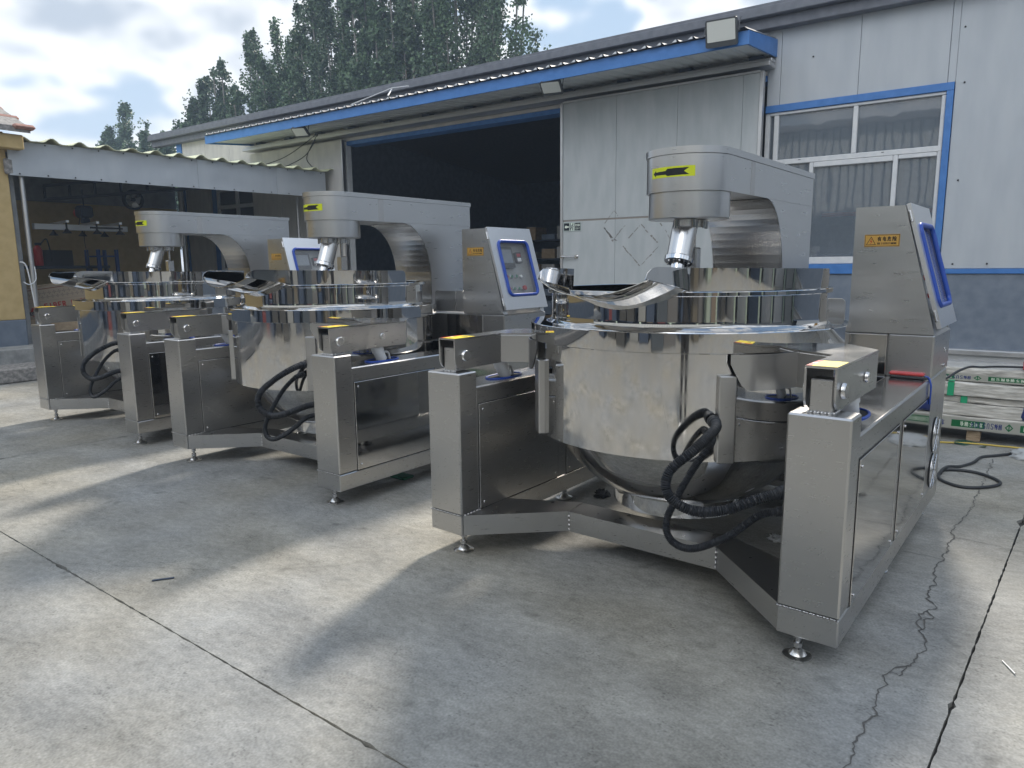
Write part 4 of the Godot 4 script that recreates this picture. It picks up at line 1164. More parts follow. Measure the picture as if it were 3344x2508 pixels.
# ------------------------------------------------------------------ what stands behind the camera and shows in the steel and glass
func opposite() -> void:
	var t := thing("opposite_workshop", "long workshop across the yard, pale ribbed siding above dark open bays", "building", Vector3(-4, 0, 8.5))
	var st := mb()
	var x := -30.0
	while x < 60.0:
		bx(st, Vector3(x, 3.3, -0.06), Vector3(x + 0.22, 6.2, 0.04), 0.02)
		x += 0.28
	part("ribbed_siding", st, paint(0.46, 0.49, 0.50, 0.6), t)
	box("siding_backing", Vector3(-30, 3.3, 0.041), Vector3(60, 6.2, 0.09), M.truss, t)
	box("siding_trim", Vector3(-30, 3.18, -0.1), Vector3(60, 3.298, 0.1), M.grey_fascia, t)
	box("roof_edge", Vector3(-30.3, 6.2, -0.5), Vector3(60.3, 6.4, 8), M.grey_fascia, t)
	for i in 18:
		box("column", Vector3(-30 + i * 5, 0, -0.15), Vector3(-29.7 + i * 5, 3.18, 0.15), paint(0.42, 0.52, 0.44, 0.5), t)
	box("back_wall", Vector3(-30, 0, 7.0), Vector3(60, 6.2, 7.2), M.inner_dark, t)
	var black := paint(0.03, 0.031, 0.03, 0.7)
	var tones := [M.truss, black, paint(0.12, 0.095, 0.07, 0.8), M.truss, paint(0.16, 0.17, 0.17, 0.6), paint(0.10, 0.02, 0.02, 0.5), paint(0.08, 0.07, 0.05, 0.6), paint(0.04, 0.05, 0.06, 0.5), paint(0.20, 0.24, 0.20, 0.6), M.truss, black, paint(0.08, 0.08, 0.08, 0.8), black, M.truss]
	x = -26.0
	while x < 34.0:
		var w := rng.randf_range(0.5, 1.9); var h := rng.randf_range(0.7, 2.3)
		var c := thing("stored_goods", "goods stored in the open bays of the workshop across the yard", "goods", Vector3(x, 0, 7.6 + rng.randf_range(-0.5, 0.9)), rng.randf_range(-0.2, 0.2), "goods in the opposite bays")
		box("lower_crate", Vector3(-w / 2, 0.0, -0.4), Vector3(w / 2, h * 0.55, 0.4), tones[rng.randi() % tones.size()], c, 0.03)
		box("upper_crate", Vector3(-w * 0.4, h * 0.55 + 0.001, -0.3), Vector3(w * 0.35, h, 0.3), tones[rng.randi() % tones.size()], c, 0.03)
		x += w + rng.randf_range(0.05, 0.5)
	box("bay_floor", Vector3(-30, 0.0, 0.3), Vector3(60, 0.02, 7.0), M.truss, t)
	var q := thing("side_workshop", "low workshop along the right side of the yard with dark doorways", "building", Vector3(13, 0, -1))
	box("upper_wall", Vector3(0, 2.9, -9), Vector3(0.2, 4.4, 12), M.inner_wall, q)
	box("back_wall", Vector3(4, 0, -9), Vector3(4.2, 4.4, 12), M.inner_dark, q)
	box("roof", Vector3(-0.3, 4.401, -9.2), Vector3(4.4, 4.5, 12.2), M.grey_fascia, q)
	box("end_wall", Vector3(0, 0, -9.2), Vector3(4.2, 4.4, -9.001), M.inner_wall, q)
	box("end_wall", Vector3(0, 0, 12.001), Vector3(4.2, 4.4, 12.2), M.inner_wall, q)
	for k in 8:
		box("column", Vector3(-0.1, 0, -8.9 + k * 2.9), Vector3(0.2, 2.899, -8.6 + k * 2.9), paint(0.30, 0.36, 0.30, 0.5), q)
		box("shutter", Vector3(0.5, 0, -8.5 + k * 2.9), Vector3(0.6, 2.2 if k % 3 else 2.8, -6.4 + k * 2.9), [M.inner_grey, M.galv, M.inner_wall, M.truss][k % 4], q)
	photographer()

func photographer() -> void:
	# one continuous figure: distance to tapered bones, joined with a smooth minimum, meshed as surface nets
	var yaw := deg_to_rad(35.4)
	var t := thing("person", "person in dark clothes and white shoes standing behind the camera taking the picture", "person", Vector3(sin(yaw) * 0.42 , 0, cos(yaw) * 0.42), yaw)
	var b := [
		[Vector3(-0.09, 0.93, 0), 0.10, Vector3(-0.10, 0.50, -0.02), 0.062], [Vector3(-0.10, 0.50, -0.02), 0.060, Vector3(-0.11, 0.09, 0.02), 0.042],
		[Vector3(0.09, 0.93, 0), 0.10, Vector3(0.10, 0.50, -0.02), 0.062], [Vector3(0.10, 0.50, -0.02), 0.060, Vector3(0.11, 0.09, 0.02), 0.042],
		[Vector3(-0.11, 0.045, 0.03), 0.042, Vector3(-0.12, 0.035, -0.15), 0.034], [Vector3(0.11, 0.045, 0.03), 0.042, Vector3(0.12, 0.035, -0.15), 0.034],
		[Vector3(0, 0.95, 0), 0.145, Vector3(0, 1.18, 0), 0.14], [Vector3(-0.10, 1.33, 0), 0.105, Vector3(0.10, 1.33, 0), 0.105], [Vector3(0, 1.18, 0), 0.14, Vector3(0, 1.33, 0), 0.13],
		[Vector3(0, 1.42, 0), 0.055, Vector3(0, 1.54, -0.01), 0.055], [Vector3(0, 1.62, -0.02), 0.092, Vector3(0, 1.67, -0.01), 0.092],
		[Vector3(-0.20, 1.36, 0), 0.055, Vector3(-0.25, 1.15, -0.10), 0.045], [Vector3(-0.25, 1.15, -0.10), 0.042, Vector3(-0.10, 1.36, -0.28), 0.032], [Vector3(-0.10, 1.36, -0.28), 0.032, Vector3(-0.07, 1.43, -0.33), 0.028],
		[Vector3(0.20, 1.36, 0), 0.055, Vector3(0.25, 1.15, -0.10), 0.045], [Vector3(0.25, 1.15, -0.10), 0.042, Vector3(0.10, 1.36, -0.28), 0.032], [Vector3(0.10, 1.36, -0.28), 0.032, Vector3(0.07, 1.43, -0.33), 0.028]]
	part("body", nets(b, Vector3(-0.36, -0.01, -0.40), Vector3(0.36, 1.80, 0.20), 0.022, 0.03), paint(0.016, 0.017, 0.02, 0.8), t)
	for s in [-1.0, 1.0]:
		part("shoe", nets([[Vector3(s * 0.11, 0.045, 0.05), 0.052, Vector3(s * 0.115, 0.04, -0.08), 0.05], [Vector3(s * 0.115, 0.04, -0.08), 0.05, Vector3(s * 0.12, 0.035, -0.17), 0.038]], Vector3(s * 0.11 - 0.08, -0.02, -0.24), Vector3(s * 0.11 + 0.08, 0.12, 0.13), 0.015, 0.03), M.btn_white, t)

func nets(bones: Array, lo: Vector3, hi: Vector3, h: float, k: float) -> SurfaceTool:
	var n := Vector3i(((hi - lo) / h).ceil()) + Vector3i.ONE
	var f := PackedFloat32Array(); f.resize(n.x * n.y * n.z)
	f.fill(1.0)
	for b in bones:
		var A: Vector3 = b[0]; var B: Vector3 = b[2]; var ra: float = b[1]; var rb: float = b[3]
		var R := maxf(ra, rb) + k * 2.5
		var l := Vector3i(((A.min(B) - Vector3.ONE * R - lo) / h).floor()).clamp(Vector3i.ZERO, n - Vector3i.ONE)
		var u := Vector3i(((A.max(B) + Vector3.ONE * R - lo) / h).ceil()).clamp(Vector3i.ZERO, n - Vector3i.ONE)
		var d := B - A; var dd := d.length_squared()
		for z in range(l.z, u.z + 1):
			for y in range(l.y, u.y + 1):
				for x in range(l.x, u.x + 1):
					var p := lo + Vector3(x, y, z) * h
					var s := clampf((p - A).dot(d) / dd, 0, 1)
					var v := p.distance_to(A + d * s) - lerpf(ra, rb, s)
					var i := (z * n.y + y) * n.x + x
					var m := clampf(0.5 + 0.5 * (f[i] - v) / k, 0, 1)
					f[i] = lerpf(f[i], v, m) - k * m * (1.0 - m)
	var ids := {}
	var vs := PackedVector3Array()
	var at := func(x: int, y: int, z: int) -> float: return f[(z * n.y + y) * n.x + x]
	for z in n.z - 1:
		for y in n.y - 1:
			for x in n.x - 1:
				var c := 0
				var sum := Vector3.ZERO; var cnt := 0
				var val := []
				for q in 8: val.append(at.call(x + (q & 1), y + ((q >> 1) & 1), z + (q >> 2)))
				for q in 8: if val[q] < 0.0: c += 1
				if c == 0 or c == 8: continue
				for e in [[0, 1], [2, 3], [4, 5], [6, 7], [0, 2], [1, 3], [4, 6], [5, 7], [0, 4], [1, 5], [2, 6], [3, 7]]:
					var va: float = val[e[0]]; var vb: float = val[e[1]]
					if (va < 0.0) != (vb < 0.0):
						var s := va / (va - vb)
						var pa := Vector3(e[0] & 1, (e[0] >> 1) & 1, e[0] >> 2); var pb := Vector3(e[1] & 1, (e[1] >> 1) & 1, e[1] >> 2)
						sum += pa.lerp(pb, s); cnt += 1
				ids[Vector3i(x, y, z)] = vs.size()
				vs.append(lo + (Vector3(x, y, z) + sum / cnt) * h)
	var nr := PackedVector3Array(); nr.resize(vs.size())
	var tris := []
	for key in ids:
		var c: Vector3i = key
		for ax in 3:
			var e := Vector3i.ZERO; e[ax] = 1
			if c[ax] + 1 >= n[ax]: continue
			var v0: float = at.call(c.x, c.y, c.z)
			var v1: float = at.call(c.x + e.x, c.y + e.y, c.z + e.z)
			if (v0 < 0.0) == (v1 < 0.0): continue
			var u := Vector3i.ZERO; u[(ax + 1) % 3] = 1
			var w := Vector3i.ZERO; w[(ax + 2) % 3] = 1
			if not (ids.has(c - u) and ids.has(c - w) and ids.has(c - u - w)): continue
			var q := [ids[c], ids[c - u], ids[c - u - w], ids[c - w]]
			var out := Vector3(e) * (1.0 if v0 < 0.0 else -1.0)
			tris.append([q[0], q[1], q[2], out]); tris.append([q[0], q[2], q[3], out])
	for q in tris:
		var g := (vs[q[2]] - vs[q[0]]).cross(vs[q[1]] - vs[q[0]])
		if g.dot(q[3]) < 0.0: g = -g
		for i in 3: nr[q[i]] += g
	var st := mb()
	for q in tris: tri(st, vs[q[0]], vs[q[1]], vs[q[2]], nr[q[0]].normalized(), nr[q[1]].normalized(), nr[q[2]].normalized())
	return st

# ------------------------------------------------------------------ trees
func trees() -> void:
	var leafs := []
	for v in 3:
		var st := mb()
		# a spray of leaves: several folded diamonds
		for i in 5:
			var b := Basis(Vector3(rng.randf_range(-1, 1), rng.randf_range(-1, 1), rng.randf_range(-1, 1)).normalized(), rng.randf() * TAU)
			var c := Vector3(rng.randf_range(-1, 1), rng.randf_range(-1, 1), rng.randf_range(-1, 1)) * 0.12
			var s := rng.randf_range(0.05, 0.085)
			var q := [Vector3(0, s, 0), Vector3(s * 0.75, -s * 0.1, s * 0.2), Vector3(0, -s, 0), Vector3(-s * 0.75, -s * 0.1, s * 0.2)]
			var n1: Vector3 = b * Vector3(-0.3, 0, 1).normalized(); var n2: Vector3 = b * Vector3(0.3, 0, 1).normalized()
			tri(st, c + b * q[0], c + b * q[1], c + b * q[2], n1, n1, n1)
			tri(st, c + b * q[0], c + b * q[2], c + b * q[3], n2, n2, n2)
		leafs.append(st.commit())
	# x, z, height, radius of the crown, number of leading shoots
	var T := [
		[-61.0, -30.0, 12.2, 1.3, 2, "small poplar left of the gap, with two leading tips"], [-58.2, -30.0, 14.2, 1.6, 2, "taller poplar of the far left pair above the shed roof"], [-55.2, -30.5, 12.4, 1.5, 3, "short round poplar at the right of the far left group"],
		[-51.6, -31.0, 11.0, 1.2, 2, "low poplar just left of the warehouse roof end"], [-49.2, -30.0, 12.6, 1.5, 2, "lowest poplar at the left foot of the stepped row"], [-46.8, -30.0, 14.4, 1.6, 2, "thin pointed poplar second from the left of the stepped row"], [-43.0, -31.5, 14.4, 1.5, 2, "poplar half hidden behind the stepped row"], [-39.9, -31.5, 15.4, 1.5, 2, "poplar filling the gap in the middle of the stepped row"],
		[-44.4, -30.0, 15.0, 1.7, 3, "bushy poplar third in the stepped row"], [-41.4, -30.0, 16.0, 1.8, 2, "pointed poplar in the middle of the stepped row"], [-38.4, -30.0, 16.4, 1.8, 3, "broad poplar in the stepped row before the tall ones"],
		[-35.2, -30.0, 17.2, 1.5, 2, "poplar at the step up to the tall row"], [-32.3, -29.5, 23.0, 1.7, 3, "first tall poplar running out of the top of the photo"], [-29.4, -29.5, 23.5, 1.7, 3, "second tall poplar with dense dark crown"],
		[-26.6, -29.0, 23.5, 1.6, 3, "third tall poplar beside bright gaps of sky"], [-23.8, -29.0, 23.0, 1.6, 3, "fourth tall poplar above the bent white strip"], [-21.5, -29.0, 22.5, 1.5, 3, "last tall poplar at the right end of the row, loose leafy edge"]]
	for q in T:
		var t := thing("poplar_tree", q[5], "tree", Vector3(q[0], 0, q[1]), rng.randf() * TAU, "poplars behind the warehouse")
		var H: float = q[2]; var R: float = q[3] * 1.5
		var st := mb()
		rod(st, Vector3.ZERO, Vector3(0.1, H * 0.8, 0), 0.18, 8, 0.04)
		part("trunk", st, M.bark, t)
		var shoots := []
		st = mb()
		var ns: int = q[4] * 3
		for i in ns:
			var a := TAU * i / ns + rng.randf() * 0.9
			var off := Vector3(cos(a), 0, sin(a)) * R * rng.randf_range(0.25, 0.85)
			if i == 0: off *= 0.2
			var top: float = H * (1.0 if i == 0 else rng.randf_range(0.74, 0.97))
			shoots.append([off, top, rng.randf_range(0.42, 0.72)])
			tube(st, PackedVector3Array([Vector3(0.05, H * rng.randf_range(0.2, 0.35), 0), off * 0.7 + Vector3.UP * H * 0.45, off + Vector3.UP * top * 0.96]), 0.045, 5)
		part("limb", st, M.bark, t)
		var per := 1150 if H < 18.0 else 1500
		var mm := MultiMesh.new()
		mm.transform_format = MultiMesh.TRANSFORM_3D
		mm.use_colors = true
		mm.mesh = leafs[rng.randi() % 3]
		var xs := []
		var tint := []
		var cl := noise(0.5, rng.randi() % 1000, 2)
		for s in shoots:
			var lo: float = H * rng.randf_range(0.15, 0.35)
			var tone := rng.randf_range(0.75, 1.25)
			for i in per:
				var u := rng.randf()
				var y: float = lerpf(lo, s[1], u)
				var prof: float = s[2] * sqrt(maxf(0.02, 1.0 - pow(u, 5.0))) * (0.75 + 0.35 * sin(y * 1.9 + s[0].x * 5.0) + 0.15 * sin(y * 4.7)) + 0.06
				var a := rng.randf() * TAU
				var rr := prof * pow(rng.randf(), 0.5)
				var p: Vector3 = s[0] * (0.75 + 0.25 * u) + Vector3(cos(a) * rr, y, sin(a) * rr)
				if cl.get_noise_3dv(p * Vector3(1.8, 0.9, 1.8)) < (-0.10 if H < 18.0 else 0.0): continue
				xs.append(p); tint.append(tone)
			for i in 40:     # single sprays that break the outline
				var u := rng.randf()
				var a := rng.randf() * TAU
				var rr: float = s[2] * sqrt(maxf(0.05, 1.0 - pow(u, 4.0))) * rng.randf_range(1.0, 1.4) + 0.08
				xs.append(s[0] + Vector3(cos(a) * rr, lerpf(lo, s[1] + 0.25, u), sin(a) * rr)); tint.append(tone * 1.15)
		mm.instance_count = xs.size()
		for i in xs.size():
			var b := Basis(Vector3(rng.randf_range(-1, 1), rng.randf_range(-1, 1), rng.randf_range(-1, 1)).normalized(), rng.randf() * TAU).scaled(Vector3.ONE * rng.randf_range(0.9, 1.5))
			mm.set_instance_transform(i, Transform3D(b, xs[i]))
			var g: float = rng.randf_range(0.75, 1.3) * tint[i]
			mm.set_instance_color(i, Color(0.075 * g, 0.125 * g, 0.06 * g))
		var o := MultiMeshInstance3D.new()
		o.name = "crown"
		o.multimesh = mm
		o.set_meta("kind", "stuff")
		o.material_override = M.leaf
		t.add_child(o, true)

# ------------------------------------------------------------------ the three cooking mixers
const HW := 1.020; const PW := 0.2195; const PD := 0.139; const ZF := 0.788
const YB := 0.1195; const YW := 0.2257; const YT := 0.967; const YBOX := 0.885; const ZR := -1.445; const ZC := -0.055

func mixers() -> void:
	var G := "stainless cooking mixers standing in a row"
	var m1 := make_mixer("nearest stainless tilting kettle mixer, red packet on its right side box", G)
	m1.position = Vector3(-1.4126, 0, -3.4568); m1.rotation.y = deg_to_rad(-2.931)
	var defs := [[Vector3(-4.3314, 0, -3.6802), -2.13, "middle stainless tilting kettle mixer with control window facing the camera"], [Vector3(-6.994, 0, -3.7928), -1.609, "farthest stainless tilting kettle mixer beside the open shed"]]
	for q in defs:
		var c: Node3D = m1.duplicate()
		c.name = numbered("cooking_mixer")
		add_child(c, true)
		c.position = q[0]; c.rotation.y = deg_to_rad(q[1])
		c.set_meta("label", q[2])

func channel_side(x0: float, x1: float, z0: float, z1: float) -> SurfaceTool:
	var st := mb()
	var poly := PackedVector2Array([Vector2(z1, 1.129), Vector2(z0, 1.129), Vector2(z0, 0.98)])
	for k in 7:
		var a := -PI / 2 + PI / 2 * k / 6.0
		poly.append(Vector2(z1 - 0.05 + cos(a) * 0.05, 0.98 + 0.05 + sin(a) * 0.05))
	prism(st, poly, x0, x1, f_side)
	return st

func make_mixer(label: String, group: String) -> Node3D:
	var t := thing("cooking_mixer", label, "cooking machine", Vector3.ZERO, 0.0, group)
	var st: SurfaceTool
	# ---- base beam: two slanting beams and a middle one
	st = mb(); prism(st, PackedVector2Array([Vector2(-0.4, 0.397), Vector2(0.4, 0.397), Vector2(0.42, 0.235), Vector2(-0.42, 0.235)]), YB, YW, f_plan); part("front_beam", st, M.brushed, t)
	for s in [-1.0, 1.0]:
		st = mb(); prism(st, PackedVector2Array([Vector2(s * 0.801, 0.775), Vector2(s * 0.402, 0.395), Vector2(s * 0.422, 0.235), Vector2(s * 0.801, 0.42)]), YB + 0.001, YW + 0.0015, f_plan); part("slant_beam", st, M.brushed, t)
		st = mb(); tube(st, resample(PackedVector3Array([Vector3(s * 0.4, YB + 0.005, 0.398), Vector3(s * 0.4, YW, 0.398)]), 0.006), 0.004, 6, 0.001); part("weld_bead", st, M.weld, t)
	# ---- per side: box, post, arm, actuator, feet
	for s in [-1.0, 1.0]:
		var xo: float = s * HW; var xi: float = s * (HW - PW)
		# skirt (plinth of the box) over the whole length, then the body
		st = mb(); bx(st, Vector3(minf(xo, xi), YB, ZR), Vector3(maxf(xo, xi), YW, ZF), 0.005); part("base_skirt", st, M.brushed, t)
		st = mb(); bx(st, Vector3(minf(xo, xi) + 0.001, YW + 0.001, ZR), Vector3(maxf(xo, xi) - 0.001, YBOX, ZF - PD + 0.01), 0.006)
		var sb := part("side_box", st, M.brushed, t)
		st = mb(); bx(st, Vector3(minf(xo, xi), YW + 0.002, ZF - PD), Vector3(maxf(xo, xi), YT, ZF), 0.007)
		var post := part("front_post", st, M.brushed, t)
		st = mb(); tube(st, resample(PackedVector3Array([Vector3(xi, YW + 0.002, ZF + 0.001), Vector3(xo, YW + 0.002, ZF + 0.001)]), 0.006), 0.004, 6, 0.0012)
		tube(st, resample(PackedVector3Array([Vector3(xi - s * 0.001, YW + 0.002, ZF), Vector3(xi - s * 0.001, YW + 0.002, ZF - PD)]), 0.006), 0.004, 6, 0.0012)
		part("weld_bead", st, M.weld, post)
		st = mb(); bx(st, Vector3(minf(xo, xi) + 0.012, YBOX, -0.874), Vector3(maxf(xo, xi) - 0.012, YBOX + 0.0012, ZF - PD - 0.004), 0.0004); part("top_plate", st, M.top_steel, sb)
		# access panels on the outer and inner faces
		for side in [1.0, -1.0]:
			var xf: float = xo if side > 0 else xi
			var dx: float = s * side
			for z in [[0.642, -0.078], [-0.17, -0.902]]:
				st = mb(); bx(st, Vector3(minf(xf, xf + dx * 0.0012), 0.224, z[1] - 0.004), Vector3(maxf(xf, xf + dx * 0.0012), 0.797, z[0] + 0.004), 0.0004); part("panel_gap", st, M.gap, sb)
				st = mb(); bx(st, Vector3(minf(xf, xf + dx * 0.004), 0.229, z[1]), Vector3(maxf(xf, xf + dx * 0.004), 0.792, z[0]), 0.002); part("access_panel", st, M.panel_steel if side > 0 else M.brushed, sb)
				for y in [0.262, 0.762]:
					for zz in [z[0] - 0.03, z[1] + 0.03]:
						st = mb(); rod(st, Vector3(xf + dx * 0.004, y, zz), Vector3(xf + dx * 0.009, y, zz), 0.007, 10); part("screw", st, M.chrome, sb)
		# pivot stub on the post
		st = mb(); bx(st, Vector3(minf(s * 0.861, s * 0.941), YT + 0.0005, 0.665), Vector3(maxf(s * 0.861, s * 0.941), 1.09, 0.742), 0.004); part("pivot_stub", st, M.brushed, post)
		st = mb()
		var wp := PackedVector3Array([Vector3(s * 0.857, YT + 0.003, 0.745), Vector3(s * 0.945, YT + 0.003, 0.745), Vector3(s * 0.945, YT + 0.003, 0.66)])
		tube(st, resample(wp, 0.006), 0.005, 6, 0.001); part("weld_bead", st, M.weld, post)
		# lift arm: open channel with a top plate that reaches the kettle
		var top := PackedVector2Array([Vector2(s * 0.845, 0.762), Vector2(s * 0.956, 0.762), Vector2(s * 0.956, 0.126), Vector2(s * 0.774, -0.063), Vector2(s * 0.765, 0.05), Vector2(s * 0.735, 0.19), Vector2(s * 0.689, 0.31), Vector2(s * 0.847, 0.395)])
		st = mb(); prism(st, top, 1.130, 1.138, f_plan)
		var arm := part("lift_arm", st, M.top_steel, t)
		part("outer_web", channel_side(s * 0.948, s * 0.956, 0.126, 0.762), M.brushed, arm)
		part("inner_web", channel_side(s * 0.845, s * 0.853, 0.395, 0.762), M.brushed, arm)
		for e in [[Vector2(0.952, 0.13), Vector2(0.774, -0.06)], [Vector2(0.849, 0.395), Vector2(0.689, 0.31)]]:
			st = mb()
			var a := Vector3(s * e[0].x, 1.055, e[0].y); var b := Vector3(s * e[1].x, 1.055, e[1].y)
			beam(st, a, b, 0.007, 0.148); part("end_web", st, M.brushed, arm)
		for q in [[0.69, 1.047, 0.030], [0.342, 1.052, 0.022]]:
			for e in [s * 0.957, s * 0.844]:
				if q[0] < 0.395 and absf(e) < 0.9: continue
				var dir: float = signf(e) if absf(e) > 0.9 else -signf(e)
				st = mb(); rod(st, Vector3(e, q[1], q[0]), Vector3(e + dir * 0.016, q[1], q[0]), q[2], 20, q[2] * 0.94, 0.003); part("pivot_pin", st, M.turned, arm)
		st = mb()
		var L := Vector3(s * 0.846, 1.1392, 0.755); 
		var x0 := minf(s * 0.848, s * 0.953); var x1 := maxf(s * 0.848, s * 0.953)
		quad(st, Vector3(x0, 1.1388, 0.60), Vector3(x1, 1.1388, 0.60), Vector3(x1, 1.1388, 0.757), Vector3(x0, 1.1388, 0.757), Vector3.UP); part("caution_sticker", st, M.caution, arm)
		# actuator standing in an oval hole with a blue edge
		var ring := []
		st = mb()
		var el := PackedVector3Array()
		for k in 33: el.append(Vector3(s * 0.905 + cos(TAU * k / 32.0) * 0.062, YBOX + 0.003, 0.30 + sin(TAU * k / 32.0) * 0.135))
		tube(st, el, 0.006, 8); part("hole_edging", st, M.blue_rubber, sb)
		var pl := PackedVector2Array()
		for k in 32: pl.append(Vector2(s * 0.905 + cos(TAU * k / 32.0) * 0.060, 0.30 + sin(TAU * k / 32.0) * 0.133))
		st = mb(); prism(st, pl, YBOX - 0.002, YBOX + 0.0022, f_plan); part("hole", st, M.dark, sb)
		st = mb()
		rod(st, Vector3(s * 0.90, YBOX + 0.002, 0.295), Vector3(s * 0.90, 0.955, 0.33), 0.036, 20)
		rod(st, Vector3(s * 0.90, 0.945, 0.325), Vector3(s * 0.90, 1.0, 0.345), 0.041, 20)
		var ac := part("lift_actuator", st, M.white_tube, t)
		st = mb(); rod(st, Vector3(s * 0.90, 0.99, 0.34), Vector3(s * 0.90, 1.06, 0.345), 0.02, 14); part("piston", st, M.chrome, ac)
		st = mb(); tube(st, smooth_path(PackedVector3Array([Vector3(s * 0.90, 0.94, 0.28), Vector3(s * 0.90, 0.93, 0.24), Vector3(s * 0.90, 0.88, 0.225)]), 6), 0.008, 8); part("actuator_hose", st, M.white_tube, ac)
		# levelling feet
		for z in [0.708, -0.33, -1.36]:
			var fx: float = s * (0.8635 if z > 0 else 0.925)
			st = mb(); lathe(st, PackedVector2Array([Vector2(0.054, 0), Vector2(0.055, 0.003), Vector2(0.055, 0.009), Vector2(0.050, 0.012), Vector2(0.034, 0.015), Vector2(0.019, 0.032), Vector2(0.013, 0.036), Vector2(0, 0.036)]), 32, Transform3D(Basis(), Vector3(fx, 0, z)))
			var ft := part("levelling_foot", st, M.foot_steel, t)
			st = mb(); rod(st, Vector3(fx, 0.043, z), Vector3(fx, YB, z), 0.010, 12); part("stem", st, M.turned, ft)
			for y in [0.040, 0.080]:
				st = mb(); rod(st, Vector3(fx, y, z), Vector3(fx, y + 0.022, z), 0.019, 6); part("nut", st, M.chrome, ft)
	# ---- rear housing between and on the boxes
	st = mb(); bx(st, Vector3(-0.45, 0.16, ZR + 0.002), Vector3(0.7995, 1.116, -0.879), 0.006); 
	var hs := part("rear_housing", st, M.brushed, t)
	st = mb(); bx(st, Vector3(0.8005, YBOX + 0.001, ZR), Vector3(1.020, 1.117, -0.877), 0.008); part("housing_corner", st, M.brushed, hs)
	st = mb(); bx(st, Vector3(0.42, 0.895, -0.8785), Vector3(0.797, 1.108, -0.876), 0.001); part("housing_panel", st, M.panel_steel, hs)
	st = mb(); bx(st, Vector3(0.06, 0.20, -0.8785), Vector3(0.797, 0.88, -0.875), 0.001); part("housing_panel", st, M.panel_steel, hs)
	for q in [[0.95, -1.28], [0.97, -1.28], [0.95, -1.24], [0.985, -1.24]]:
		st = mb(); rod(st, Vector3(1.0205, q[0] + 0.03 * signf(q[0] - 0.96), q[1]), Vector3(1.0265, q[0] + 0.03 * signf(q[0] - 0.96), q[1]), 0.007, 8); part("screw", st, M.chrome, hs)
	# round fan guards low on the right box
	for y in [0.535, 0.331]:
		st = mb()
		for r in [0.105, 0.088, 0.070, 0.052, 0.034]:
			var ringp := PackedVector3Array()
			for k in 33: ringp.append(Vector3(1.030, y + sin(TAU * k / 32.0) * r, -1.16 + cos(TAU * k / 32.0) * r))
			tube(st, ringp, 0.0028, 6)
		for a in 4:
			var dd := Vector3(0, sin(PI / 4 + PI / 2 * a), cos(PI / 4 + PI / 2 * a))
			rod(st, Vector3(1.033, y, -1.16), Vector3(1.033, y, -1.16) + dd * 0.112, 0.003, 6)
		var fg := part("fan_guard", st, M.chrome, t)
		st = mb(); rod(st, Vector3(1.0195, y, -1.16), Vector3(1.0225, y, -1.16), 0.10, 28); part("fan_opening", st, M.dark, fg)
	# ---- kettle
	var kx := Transform3D(Basis(), Vector3(0, 0, ZC))
	st = mb(); lathe(st, PackedVector2Array([Vector2(0.700, 0.70), Vector2(0.745, 0.668), Vector2(0.752, 0.668), Vector2(0.752, 1.1325)]), 128, kx)
	var kt := part("kettle", st, M.kettle, t)
	st = mb(); lathe(st, PackedVector2Array([Vector2(0.752, 1.1315), Vector2(0.782, 1.1315), Vector2(0.784, 1.134), Vector2(0.784, 1.2145), Vector2(0.782, 1.217), Vector2(0.779, 1.2172), Vector2(0.706, 1.2172), Vector2(0.702, 1.2176), Vector2(0.690, 1.2205), Vector2(0.678, 1.230), Vector2(0.6755, 1.240), Vector2(0.6745, 1.252), Vector2(0.6745, 1.256), Vector2(0.6744, 1.3614)]), 128, kx); part("collar", st, M.mirror, kt)
	st = mb(); lathe(st, PackedVector2Array([Vector2(0.6744, 1.3614), Vector2(0.694, 1.3614), Vector2(0.6964, 1.364), Vector2(0.6964, 1.3795), Vector2(0.694, 1.382), Vector2(0.670, 1.382), Vector2(0.668, 1.380)]), 128, kx); part("rim", st, M.mirror, kt)
	st = mb()
	var inside := PackedVector2Array([Vector2(0.668, 1.380), Vector2(0.668, 1.14), Vector2(0.668, 1.12)])
	for k in 14:
		var a := PI / 2 * (k + 1) / 14.0
		inside.append(Vector2(0.668 * cos(a), 1.12 - 0.66 * sin(a)))
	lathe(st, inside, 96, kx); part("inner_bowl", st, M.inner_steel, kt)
	st = mb()
	lathe(st, PackedVector2Array([Vector2(0.0, 0.33), Vector2(0.30, 0.335), Vector2(0.37, 0.352), Vector2(0.44, 0.395), Vector2(0.52, 0.462), Vector2(0.60, 0.548), Vector2(0.66, 0.63), Vector2(0.700, 0.70)]), 96, kx, 0.0, TAU, 60.0); part("under_bowl", st, M.mirror, kt)
	st = mb(); lathe(st, PackedVector2Array([Vector2(0.30, 0.262), Vector2(0.338, 0.262), Vector2(0.342, 0.266), Vector2(0.342, 0.355), Vector2(0.338, 0.36), Vector2(0.30, 0.36)]), 72, kx); part("outlet_ring", st, M.mirror, kt)
	# saddle plates and conduit boxes where the arms meet the shell
	for s in [-1.0, 1.0]:
		st = mb()
		var pth := [Vector2(0.687, 0.312), Vector2(0.630, 0.43), Vector2(0.570, 0.50), Vector2(0.492, 0.548)]
		sheet(st, func(u, v):
			var q = u * 3.0
			var i := mini(int(q), 2)
			var xz: Vector2 = pth[i].lerp(pth[i + 1], q - i)
			var low: float = 0.98 + 0.06 * smoothstep(0.72, 1.0, u) + 0.05 * pow(maxf(0.0, u - 0.8) / 0.2, 2.0)
			return Vector3(s * xz.x, lerpf(low, 1.130, v), xz.y), 12, 2, 0.007)
		part("saddle_plate", st, M.brushed, kt)
		var ang: float = s * deg_to_rad(38.7)
